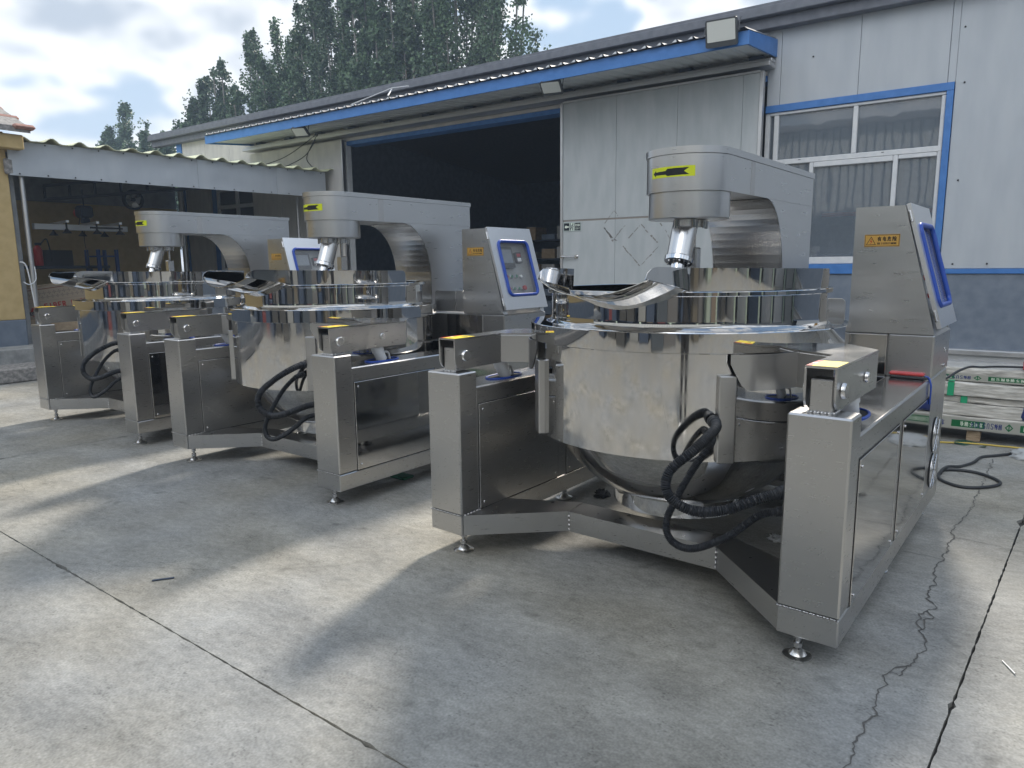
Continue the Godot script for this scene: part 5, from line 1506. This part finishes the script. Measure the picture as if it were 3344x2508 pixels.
		st = mb(); bx(st, Vector3(-0.036, 0.669, 0.735), Vector3(0.036, 1.04, 0.782), 0.004, Transform3D(Basis(Vector3.UP, ang), Vector3(0, 0, ZC))); part("conduit_box", st, M.brushed, kt)
	# pouring spout at the front: dished floor and two wings
	st = mb()
	sheet(st, func(u, v):
		var x := lerpf(-1.0, 1.0, u)
		var xi := x * lerpf(0.302, 0.262, v)
		var zi := lerpf(sqrt(0.6744 * 0.6744 - pow(0.302 * x, 2)) + ZC - 0.004, 0.90 - 0.055 * x * x, v)
		var dish := x * x
		var y0 := lerpf(1.302, 1.383, pow(absf(x), 1.7)); var y1 := lerpf(1.372, 1.437, dish)
		return Vector3(xi, lerpf(y0, y1, pow(v, 0.9)), zi), 32, 12, 0.003)
	var sp := part("pouring_spout", st, M.mirror, kt)
	for s in [-1.0, 1.0]:
		st = mb()
		sheet(st, func(u, v):
			var xb := lerpf(0.302, 0.2625, u); var zb := lerpf(0.515, 0.845, u)
			var yb := lerpf(1.383, 1.437, pow(u, 0.9))
			var yt = 1.480 + 0.010 * u
			if u > 0.72: yt = lerpf(yt, yb, 1.0 - sqrt(maxf(0.0, 1.0 - pow((u - 0.72) / 0.28, 2.0))))
			return Vector3(s * (xb - 0.004 * v), lerpf(yb, yt, v), zb + 0.015 * v * u), 24, 6, 0.003)
		part("spout_wing", st, M.mirror, sp)
		# splash guard standing on the rim from the wing round to the side
		var a0 := asin(0.302 / 0.672); var a1 := deg_to_rad(101.0) if s > 0 else deg_to_rad(44.0)
		st = mb()
		sheet(st, func(u, v):
			var a: float = s * lerpf(a0, a1, u)
			var hh = 0.098 - 0.012 * u
			var d = (1.0 - u) * (a1 - a0) * 0.675
			if d < 0.045: hh *= sqrt(maxf(0.0, 1.0 - pow(1.0 - d / 0.045, 2.0))) * 0.72 + 0.28
			var rr = 0.672 + 0.004 * v
			return Vector3(sin(a) * rr, 1.383 + hh * v, cos(a) * rr + ZC), 60 if s > 0 else 14, 4, 0.003)
		part("splash_guard", st, M.mirror, kt)
	# ---- column and arm over the kettle
	var zh := -0.083; var ra := 0.212; var zb := -1.43
	var stad := PackedVector2Array()
	for k in 33:
		var a := PI * k / 32.0
		stad.append(Vector2(cos(a) * ra, zh + sin(a) * ra))
	stad.append(Vector2(-ra, zb)); stad.append(Vector2(ra, zb))
	st = mb(); prism(st, stad, 1.843, 2.012, f_plan)
	var armp := part("mixer_arm", st, M.satin, t)
	var cap := PackedVector2Array()
	for q in stad: cap.append(Vector2(q.x * 1.02, (q.y - zh) * 1.008 + zh + (0.004 if q.y > zh else 0.0)))
	st = mb(); prism(st, cap, 2.0135, 2.046, f_plan); part("arm_cap", st, M.satin, armp)
	# column with the curved throat
	var prof := PackedVector2Array([Vector2(zb, 1.842), Vector2(zb, 1.118), Vector2(-0.918, 1.118), Vector2(-0.918, 1.36)])
	for k in 15:
		var a := PI / 2 * k / 14.0
		prof.append(Vector2(-0.60 - 0.318 * cos(a), 1.40 + 0.442 * sin(a)))
	st = mb(); prism(st, prof, -ra, ra, f_side); part("column", st, M.satin, armp)
	st = mb()
	var thr := prof.slice(2)
	for i in thr.size() - 1:
		var d2 := (thr[i + 1] - thr[i]).normalized(); var nn := Vector2(d2.y, -d2.x)
		var a := Vector3(-ra + 0.004, thr[i].y, thr[i].x); var b := Vector3(-ra + 0.004, thr[i + 1].y, thr[i + 1].x)
		var w := Vector3(2 * ra - 0.008, 0, 0)
		var n0 := Vector3(0, nn.y, nn.x) if nn.x > 0 or nn.y < 0 else Vector3(0, -nn.y, -nn.x)
		var off := n0 * 0.0015
		tri(st, a + off, b + off, b + w + off, n0, n0, n0); tri(st, a + off, b + w + off, a + w + off, n0, n0, n0)
	part("throat_lining", st, M.throat, armp)
	for s in [-1.0, 1.0]:
		st = mb(); bx(st, Vector3(minf(s * ra, s * (ra + 0.0015)), 1.846, -0.405), Vector3(maxf(s * ra, s * (ra + 0.0015)), 2.011, -0.352), 0.0005); part("joint_strip", st, M.galv, armp)
	# yellow arrow wrapped round the front of the head
	st = mb()
	var a0 := deg_to_rad(-33.0); var a1 := deg_to_rad(31.0)
	for k in 20:
		var u0 := k / 20.0; var u1 := (k + 1) / 20.0
		var p := []
		for u in [u0, u1]:
			var a := lerpf(a0, a1, u)
			p.append(Vector3(sin(a), 0, cos(a)))
		var R := ra + 0.0012
		var c := Vector3(0, 0, zh)
		tri(st, c + p[0] * R + Vector3.UP * 1.957, c + p[1] * R + Vector3.UP * 1.957, c + p[1] * R + Vector3.UP * 1.908, p[0], p[1], p[1], Vector2(u0, 0), Vector2(u1, 0), Vector2(u1, 1))
		tri(st, c + p[0] * R + Vector3.UP * 1.957, c + p[1] * R + Vector3.UP * 1.908, c + p[0] * R + Vector3.UP * 1.908, p[0], p[1], p[0], Vector2(u0, 0), Vector2(u1, 1), Vector2(u0, 1))
	part("arrow_sticker", st, M.arrow, armp)
	st = mb(); lathe(st, PackedVector2Array([Vector2(0, 1.716), Vector2(0.194, 1.716), Vector2(0.199, 1.720), Vector2(0.199, 1.842)]), 64, Transform3D(Basis(), Vector3(0, 0, zh))); part("gear_drum", st, M.satin, armp)
	# ---- slanting planetary shaft
	var lean := atan(0.37)
	var sx := Transform3D(Basis(Vector3.RIGHT, -lean), Vector3(0, 1.716, -0.055))
	st = mb(); rod(st, sx * Vector3(0, 0.03, 0), sx * Vector3(0, -0.20, 0), 0.062, 28)
	var sh := part("mixer_shaft", st, M.turned, t)
	for q in [[0.10, 1.690], [-0.02, 1.690]]:
		st = mb(); rod(st, Vector3(0.03, 1.715, -0.09 + q[0]), Vector3(0.03, q[1] - 0.012, -0.09 + q[0]), 0.05, 20); part("flange", st, M.turned, sh)
		for k in 4: 
			st = mb(); rod(st, Vector3(0.03 + 0.06 * cos(k * PI / 2 + 0.5), 1.714, -0.09 + q[0] + 0.06 * sin(k * PI / 2 + 0.5)), Vector3(0.03 + 0.06 * cos(k * PI / 2 + 0.5), 1.672, -0.09 + q[0] + 0.06 * sin(k * PI / 2 + 0.5)), 0.009, 6); part("bolt", st, M.chrome, sh)
	st = mb(); rod(st, sx * Vector3(0, -0.201, 0), sx * Vector3(0, -0.228, 0), 0.070, 28, -1, 0.003); part("shaft_flange", st, M.chrome, sh)
	for k in 6:
		var q := Vector3(0.055 * cos(TAU * k / 6.0), -0.228, 0.055 * sin(TAU * k / 6.0))
		st = mb(); rod(st, sx * q, sx * (q + Vector3(0, -0.008, 0)), 0.007, 8); part("bolt", st, M.turned, sh)
	st = mb(); rod(st, sx * Vector3(0, -0.228, 0), sx * Vector3(0, -0.30, 0), 0.034, 24); part("shaft_neck", st, M.chrome, sh)
	st = mb(); rod(st, sx * Vector3(0, -0.27, 0), sx * Vector3(0, -0.285, 0), 0.041, 24); part("lock_collar", st, M.turned, sh)
	st = mb(); rod(st, sx * Vector3(0, -0.302, 0), sx * Vector3(0, -0.62, 0), 0.050, 28, -1, 0.004); part("coupling", st, M.chrome, sh)
	st = mb(); rod(st, sx * Vector3(0, -0.62, 0), sx * Vector3(0, -1.15, 0), 0.025, 16); part("stirrer_rod", st, M.turned, sh)
	st = mb(); rod(st, Vector3(0.0, 1.5, -0.15), Vector3(0, 1.0, -0.13), 0.013, 12); part("scraper_rod", st, M.chrome, sh)
	st = mb(); bx(st, Vector3(-0.03, 1.47, -0.18), Vector3(0.03, 1.58, -0.12), 0.006); part("scraper_block", st, M.turned, sh)
	st = mb(); rod(st, Vector3(0.0, 1.58, -0.15), Vector3(0, 1.716, -0.15), 0.012, 12); part("scraper_rod", st, M.turned, sh)
	cabinet(t)
	# bracket plate between column and cabinet
	st = mb(); prism(st, rounded_rect(0.33, 0.17, 0.025), -0.935, -0.929, func(p, q, s): return Vector3(p + 0.40, q + 1.21, s))
	var bp := part("bracket_plate", st, M.satin, t)
	st = mb(); rod(st, Vector3(0.47, 1.135, -0.926), Vector3(0.47, 1.285, -0.926), 0.004, 8); part("hinge_rod", st, M.chrome, bp)
	# ---- hoses from the kettle to the right post
	hose(t, [Vector3(0.443, 0.85, 0.585), Vector3(0.50, 0.85, 0.70), Vector3(0.475, 0.79, 0.83), Vector3(0.40, 0.70, 0.90), Vector3(0.41, 0.615, 0.92), Vector3(0.50, 0.565, 0.90), Vector3(0.62, 0.585, 0.87), Vector3(0.72, 0.63, 0.80), Vector3(0.802, 0.655, 0.72)], 0.021, Vector3(0.6, 0.1, 0.8))
	hose(t, [Vector3(0.440, 0.785, 0.60), Vector3(0.475, 0.78, 0.68), Vector3(0.445, 0.70, 0.76), Vector3(0.40, 0.58, 0.82), Vector3(0.375, 0.48, 0.86), Vector3(0.41, 0.415, 0.88), Vector3(0.50, 0.405, 0.88), Vector3(0.62, 0.47, 0.84), Vector3(0.72, 0.56, 0.78), Vector3(0.802, 0.575, 0.72)], 0.0155, Vector3(0.6, 0, 0.8))
	return t

func hose(t: Node3D, pts: Array, r: float, dir: Vector3) -> void:
	var p := resample(smooth_path(PackedVector3Array(pts), 10), r * 0.10)
	var st := mb()
	tube(st, p, r, 14, r * 0.13)
	var h := part("corrugated_hose", st, M.hose, t)
	for e in [[p[0], p[int(p.size() * 0.06)]], [p[p.size() - 1], p[p.size() - 1 - int(p.size() * 0.045)]]]:
		var d: Vector3 = (e[1] - e[0])
		st = mb()
		rod(st, e[0] - d.normalized() * 0.01, e[0] + d.normalized() * 0.035, r * 1.30, 12, -1, 0.004)
		rod(st, e[0] + d.normalized() * 0.030, e[0] + d.normalized() * 0.048, r * 1.18, 18, -1, 0.003)
		part("hose_fitting", st, M.hose, h)

func cabinet(t: Node3D) -> void:
	var z0 := -1.425; var z1 := -0.878
	var st := mb()
	# cabinet body: trapezoid seen from the front; the slanted face is open behind the door window
	prism(st, PackedVector2Array([Vector2(0.60, 1.1185), Vector2(0.60, 1.786), Vector2(0.838, 1.786), Vector2(0.80, 1.70), Vector2(0.955, 1.19), Vector2(1.018, 1.1185)]), z0, z1, f_front, 5.0)
	var c := part("control_cabinet", st, M.satin, t)
	# closing flanges left and right of the recess
	for z in [[z0, z0 + 0.05], [z1 - 0.05, z1 - 0.0005]]:
		st = mb(); prism(st, PackedVector2Array([Vector2(0.838, 1.7855), Vector2(0.80, 1.70), Vector2(0.954, 1.19), Vector2(1.0175, 1.119)]), z[0] + 0.0005, z[1], f_front, 5.0); part("cabinet_flange", st, M.satin, c)
	# door frame: axes of the slanted plane
	var A := Vector3(0.8395, 1.790, 0); var Bq := Vector3(1.0265, 1.150, 0)
	var down := (Bq - A).normalized(); var nrm := Vector3(-down.y, down.x, 0)
	if nrm.x < 0: nrm = -nrm
	var H := A.distance_to(Bq)
	var D0 := z1 + 0.006; var D1 := z0 - 0.012
	var Wd := D0 - D1
	var mid := A + down * H * 0.5 + Vector3(0, 0, (D0 + D1) * 0.5)
	var at := func(p: float, q: float, s: float) -> Vector3: return mid + Vector3(0, 0, p) + (-down) * q + nrm * s
	var win := rounded_rect(Wd * 0.68, H * 0.66, 0.045, 6)
	var outer := PackedVector2Array()
	for q in win:
		var k := minf((Wd / 2) / maxf(absf(q.x), 1e-4), (H / 2) / maxf(absf(q.y), 1e-4))
		outer.append(q * k)
	for crn in [Vector2(Wd / 2, H / 2), Vector2(-Wd / 2, H / 2), Vector2(-Wd / 2, -H / 2), Vector2(Wd / 2, -H / 2)]:
		var best := 0
		for i in outer.size(): if outer[i].distance_to(crn) < outer[best].distance_to(crn): best = i
		outer[best] = crn
	st = mb()
	var n := win.size()
	for i in n:
		var j := (i + 1) % n
		for s in [[0.022, 1.0], [0.002, -1.0]]:
			var nv: Vector3 = nrm * s[1]
			var p0: Vector3 = at.call(win[i].x, win[i].y, s[0]); var p1: Vector3 = at.call(win[j].x, win[j].y, s[0])
			var q0: Vector3 = at.call(outer[i].x, outer[i].y, s[0]); var q1: Vector3 = at.call(outer[j].x, outer[j].y, s[0])
			tri(st, p0, p1, q1, nv, nv, nv); tri(st, p0, q1, q0, nv, nv, nv)
		for e in [[win, -1.0], [outer, 1.0]]:
			var a: Vector2 = e[0][i]; var b: Vector2 = e[0][j]
			var dv := (b - a).normalized()
			var w2 := Vector2(dv.y, -dv.x)
			if w2.dot(a) * e[1] < 0.0: w2 = -w2
			var nv: Vector3 = (at.call(w2.x, w2.y, 0) - at.call(0, 0, 0)).normalized()
			var p0: Vector3 = at.call(a.x, a.y, 0.022); var p1: Vector3 = at.call(b.x, b.y, 0.022)
			var q0: Vector3 = at.call(a.x, a.y, 0.002); var q1: Vector3 = at.call(b.x, b.y, 0.002)
			tri(st, p0, p1, q1, nv, nv, nv); tri(st, p0, q1, q0, nv, nv, nv)
	var d := part("cabinet_door", st, M.door_steel, t)
	# blue rubber round the window, clear pane
	st = mb()
	var loop := PackedVector3Array()
	for k in n + 1: loop.append(at.call(win[k % n].x, win[k % n].y, 0.024))
	tube(st, loop, 0.0135, 12); part("window_gasket", st, M.blue_rubber, d)
	st = mb()
	var pane := PackedVector2Array()
	for q in win: pane.append(q * 0.995)
	prism(st, pane, 0.010, 0.013, at); part("window_pane", st, M.clear, d)
	# hinges
	for q in [0.40, -0.40]:
		st = mb(); rod(st, at.call(Wd / 2 + 0.004, H * q + 0.03, 0.008), at.call(Wd / 2 + 0.004, H * q - 0.03, 0.008), 0.007, 10); part("hinge", st, M.turned, d)
	# inner panel with screen, controller and buttons
	st = mb(); prism(st, rounded_rect(Wd * 0.80, H * 0.78, 0.01), -0.050, -0.045, at); part("instrument_panel", st, M.inner_grey, c)
	# seen from the door: +p is the near (left) side
	st = mb(); prism(st, rounded_rect(0.20, 0.17, 0.01), -0.044, -0.018, func(p, q, s): return at.call(p + 0.075, q + 0.10, s)); part("touch_screen", st, M.bezel, c)
	st = mb(); prism(st, rounded_rect(0.16, 0.11, 0.002), -0.0175, -0.0165, func(p, q, s): return at.call(p + 0.075, q + 0.11, s)); part("screen_face", st, M.screen, c)
	st = mb(); prism(st, rounded_rect(0.07, 0.09, 0.006), -0.044, -0.020, func(p, q, s): return at.call(p - 0.10, q + 0.10, s)); part("temperature_controller", st, M.bezel, c)
	st = mb(); prism(st, rounded_rect(0.05, 0.025, 0.002), -0.0195, -0.0185, func(p, q, s): return at.call(p - 0.10, q + 0.12, s)); part("controller_display", st, M.btn_red, c)
	st = mb(); prism(st, rounded_rect(0.05, 0.03, 0.002), -0.0195, -0.0185, func(p, q, s): return at.call(p - 0.10, q + 0.082, s)); part("controller_keys", st, M.btn_white, c)
	for row in 2:
		for k in 4:
			var pp := 0.105 - k * 0.062; var qq := -0.055 - row * 0.10
			var m: Material = [[M.btn_red, M.btn_green, M.btn_green, M.btn_white], [M.btn_red, M.btn_green, M.btn_green, M.btn_red]][row][k]
			st = mb(); rod(st, at.call(pp, qq, -0.0449), at.call(pp, qq, -0.030), 0.017, 16); part("button_ring", st, M.chrome, c)
			st = mb(); rod(st, at.call(pp, qq, -0.0299), at.call(pp, qq, -0.022 + (0.012 if row == 1 and k == 3 else 0.0)), 0.020 if row == 1 and k == 3 else 0.0125, 16); part("push_button", st, m, c)
	# gold warning plate on the front face
	st = mb(); quad(st, Vector3(0.652, 1.641, z1 + 0.0015), Vector3(0.823, 1.641, z1 + 0.0015), Vector3(0.823, 1.576, z1 + 0.0015), Vector3(0.652, 1.576, z1 + 0.0015), Vector3.BACK); part("warning_plate", st, M.plate, c)

# ------------------------------------------------------------------ bundles of wrapped steel profile at the right
func bundles() -> void:
	var z := -6.95
	var defs := [[0.10, 0.212, 0.0, -3.0, 3.4, true, "lowest film wrapped steel pack with green printed lettering"], [0.216, 0.318, -0.03, -3.2, 0.09, false, "short film wrapped steel pack ending in a blue cap"], [0.322, 0.378, -0.06, -3.1, 3.2, false, "thin film wrapped steel pack with a green tape band, second from top"],
		[0.382, 0.49, -0.03, -3.3, 3.1, false, "film wrapped steel pack with wide green tape, below the topmost"], [0.494, 0.612, -0.10, -3.0, 3.3, true, "topmost film wrapped steel pack with printed strip and red cloth on top"]]
	for k in defs.size():
		var q = defs[k]
		var t := thing("steel_profile_pack", q[6], "steel pack", Vector3(0, q[0], z + q[2]), 0.0, "wrapped packs of steel profile")
		var dn := noise(0.8, 300 + k, 3)
		var st := mb()
		var hh: float = q[1] - q[0]
		# wrapped body: many cuts along, slightly loose film
		var n := 90
		var ring := [[0.0, 0.0], [0.0, 0.35], [0.0, 0.7], [0.0, 0.97], [-0.012, 1.0], [-0.25, 1.0], [-0.52, 1.0], [-0.52, 0.0]]
		var dep := 0.62
		sheet(st, func(u, v):
			var x: float = lerpf(q[3], q[4], u)
			var f: float = v * (ring.size() - 1)
			var i := mini(int(f), ring.size() - 2)
			var a: float = lerpf(ring[i][0], ring[i + 1][0], f - i); var b: float = lerpf(ring[i][1], ring[i + 1][1], f - i)
			var w := dn.get_noise_2d(x * 4.0, v * 8.0) * 0.012
			return Vector3(x, b * hh + (w if b > 0.95 else 0.0), a + (w if a > -0.005 else 0.0)), n, 14)
		part("wrapped_profile", st, M.film, t)
		for e in [q[3], q[4]]:
			st = mb(); bx(st, Vector3(e - 0.01, 0.003, -0.515), Vector3(e + 0.01, hh - 0.004, -0.006), 0.004); part("end_cap", st, M.blue_trim, t)
		if k == 1:
			st = mb(); bx(st, Vector3(0.075, 0.004, -0.5), Vector3(0.30, hh - 0.006, 0.012), 0.02); part("blue_bag", st, paint(0.015, 0.03, 0.14, 0.4), t)
		if q[5]:
			for i in 6:
				st = mb()
				var xa: float = -3.0 + i * 1.02 + (0.35 if k == 0 else 0.1)
				var y0 := 0.008; var y1 := (hh - 0.012) if k == 0 else hh * 0.55
				quad(st, Vector3(xa, y1, 0.014), Vector3(xa + 1.0, y1, 0.014), Vector3(xa + 1.0, y0, 0.014), Vector3(xa, y0, 0.014), Vector3.BACK); part("printed_strip", st, M.film_print, t)
		if k == 3 or k == 2:
			for i in 5:
				var xa := -2.52 + i * 1.05 + (0.10 if k == 2 else 0.0)
				st = mb()
				bx(st, Vector3(xa - 0.024, -0.004, 0.010), Vector3(xa + 0.024, hh + 0.004, 0.016), 0.001)
				bx(st, Vector3(xa - 0.024, hh + 0.010, -0.5), Vector3(xa + 0.024, hh + 0.014, 0.015), 0.001)
				part("green_tape", st, M.green_tape, t)
	for q in [[-0.28, "timber bearer under the steel packs, nearest the mixer"], [0.9, "timber bearer under the steel packs towards their right end"]]:
		var st2 := mb(); bx(st2, Vector3(q[0], 0, z - 0.5), Vector3(q[0] + 0.1, 0.099, z - 0.03), 0.006)
		single("timber_sleeper", st2, M.wood, q[1], "timber", "bearers under the steel packs")
	# red cloth on top of the packs
	var st := mb()
	var cn := noise(3.0, 333, 3)
	sheet(st, func(u, v): return Vector3(0.06 + u * 0.35, 0.626 + 0.05 * absf(cn.get_noise_2d(u * 3.0, v * 3.0)) + 0.03 * sin(PI * v), z - 0.05 - v * 0.25), 20, 14, 0.003)
	single("red_cloth", st, paint(0.28, 0.03, 0.035, 0.8), "crumpled dark red cloth on the topmost wrapped steel pack", "cloth")

# ------------------------------------------------------------------ small things
func small_things() -> void:
	var m1 := Transform3D(Basis(Vector3.UP, deg_to_rad(-2.931)), Vector3(-1.4126, 0, -3.4568))
	# red wrench packet in a clear bag on the side box
	var t := thing("red_packet", "red and black packet in a clear bag on the mixer's side box", "packet", m1 * Vector3(0.905, YBOX + 0.001, -0.852), deg_to_rad(-2.931))
	var st := mb(); bx(st, Vector3(-0.075, 0.002, -0.035), Vector3(0.085, 0.016, 0.025), 0.004); part("black_base", st, M.rubber, t)
	st = mb(); bx(st, Vector3(-0.078, 0.0165, -0.032), Vector3(0.086, 0.034, 0.022), 0.006); part("red_top", st, M.red, t)
	st = mb(); bx(st, Vector3(-0.082, 0.0005, -0.04), Vector3(0.092, 0.039, 0.030), 0.01); part("clear_bag", st, M.clear, t)
	st = mb()
	tube(st, smooth_path(PackedVector3Array([Vector3(0.092, 0.02, 0.02), Vector3(0.112, 0.012, 0.02), Vector3(0.124, -0.03, 0.03), Vector3(0.124, -0.10, 0.02), Vector3(0.123, -0.125, 0.012), Vector3(0.122, -0.09, 0.005), Vector3(0.121, -0.02, 0.01), Vector3(0.105, 0.010, 0.014)])), 0.004, 8)
	part("blue_cord", st, M.blue_rubber, t)
	# black cable coiled on the ground
	var coil := [[-0.55, -5.55], [-0.375, -5.716], [-0.358, -5.843], [-0.259, -5.908], [-0.141, -5.898], [-0.023, -5.764], [-0.02, -5.644], [-0.123, -5.508], [-0.231, -5.471], [-0.335, -5.559], [-0.368, -5.683], [-0.337, -5.878], [-0.258, -6.028], [-0.187, -6.2], [-0.147, -6.399], [-0.067, -6.505], [0.079, -6.659], [0.3, -6.72], [0.8, -6.6], [1.4, -6.3]]
	var p := PackedVector3Array()
	for i in coil.size(): p.append(Vector3(coil[i][0], 0.011 + (0.018 if i == 2 or i == 11 else 0.0) * (1.0 if i == 11 else 0.0), coil[i][1]))
	st = mb(); tube(st, smooth_path(p, 8), 0.0105, 10)
	single("black_cable", st, M.cable, "black power cable lying in one loop on the concrete", "cable")
	# cable from the mixer across to the steel packs
	st = mb(); tube(st, smooth_path(PackedVector3Array([m1 * Vector3(0.99, 0.62, -1.45), Vector3(-0.42, 0.70, -5.05), Vector3(-0.33, 0.755, -5.5), Vector3(-0.27, 0.735, -6.1), Vector3(-0.2, 0.68, -6.6), Vector3(-0.1, 0.648, -6.95), Vector3(0.15, 0.640, -7.10), Vector3(0.6, 0.635, -7.2)]), 8), 0.0085, 10)
	single("black_cable", st, M.cable, "black cable running from the nearest mixer onto the steel packs", "cable")
	st = mb(); tube(st, smooth_path(PackedVector3Array([Vector3(-0.9, 0.008, -6.60), Vector3(-0.452, 0.008, -6.781), Vector3(-0.238, 0.008, -6.868), Vector3(-0.044, 0.008, -6.892), Vector3(0.1, 0.008, -6.90), Vector3(0.6, 0.008, -6.88)]), 8), 0.0075, 8)
	single("yellow_cable", st, paint(0.48, 0.36, 0.07, 0.5), "thin yellow hose straight across the concrete before the steel packs", "hose")
	# grey sack at the edge
	st = mb()
	var sn := noise(2.2, 401, 3)
	sheet(st, func(u, v):
		var a: float = u * TAU; var b: float = lerpf(0.001, PI / 2, v)
		var r := 1.0 + 0.18 * sn.get_noise_2d(cos(a) * 2.0 + v * 2.0, sin(a) * 2.0)
		return Vector3(0.20 + cos(a) * 0.17 * sin(b) * r, 0.002 + 0.075 * cos(b) * r, -6.62 + sin(a) * 0.16 * sin(b) * r), 36, 12)
	single("grey_sack", st, paint(0.36, 0.38, 0.39, 0.75), "grey cloth sack on the ground at the right edge by the cable", "sack")
	# things lying on the concrete
	st = mb(); bx(st, Vector3(-0.05, 0.0, -0.006), Vector3(0.05, 0.006, 0.006), 0.002, Transform3D(Basis(Vector3.UP, deg_to_rad(53)), Vector3(-3.304, 0.001, -1.69)))
	single("metal_offcut", st, M.truss, "short dark metal strip lying on the concrete, left foreground", "offcut")
	st = mb(); sheet(st, func(u, v): return Vector3(0.185 + u * 0.05, 0.004 + 0.012 * sin(u * 3.0), -4.30 + v * 0.02 + u * 0.01), 6, 2, 0.001)
	single("dry_leaf", st, paint(0.06, 0.045, 0.03, 0.8), "small dry leaf on the concrete right of the joint", "leaf")
	st = mb(); tube(st, PackedVector3Array([Vector3(0.06, 0.004, -3.1), Vector3(0.10, 0.005, -3.02)]), 0.003, 6)
	single("white_scrap", st, M.btn_white, "tiny white scrap on the concrete at the right edge", "scrap")
	for q in [[Vector3(-2.133, 0, -4.004), 0.05, M.rubber, "dark crumpled rag on the ground under the nearest kettle", 1], [Vector3(-0.985, 0, -3.86), 0.035, M.white_tube, "crumpled white paper on the ground behind the front post", 2]]:
		st = mb()
		var k: int = q[4]
		sheet(st, func(u, v):
			var a: float = u * TAU; var b: float = lerpf(0.001, PI / 2, v)
			var r := 1.0 + 0.7 * sn.get_noise_2d(cos(a) * 3.0 + k * 9.0, sin(a) * 3.0 + v * 3.0)
			return q[0] + Vector3(cos(a) * sin(b) * r, 0.05 + 0.8 * cos(b) * r, sin(a) * sin(b) * r) * q[1], 20, 8)
		single("crumpled_scrap", st, q[2], q[3], "scrap")
	st = mb(); bx(st, Vector3(-3.60, 0.002, -3.63), Vector3(-3.45, 0.022, -3.53), 0.006)
	single("green_pad", st, paint(0.01, 0.10, 0.055, 0.6), "small dark green pad on the ground beside the middle mixer", "pad")
	st = mb(); sheet(st, func(u, v): return Vector3(-0.35 + u * 0.22, 0.004 + 0.01 * sin(u * 5.0 + v * 2.0), -6.95 + v * 0.16), 8, 6, 0.002)
	single("green_sheet", st, paint(0.01, 0.06, 0.04, 0.5), "dark green sheet on the ground under the steel packs", "sheet")
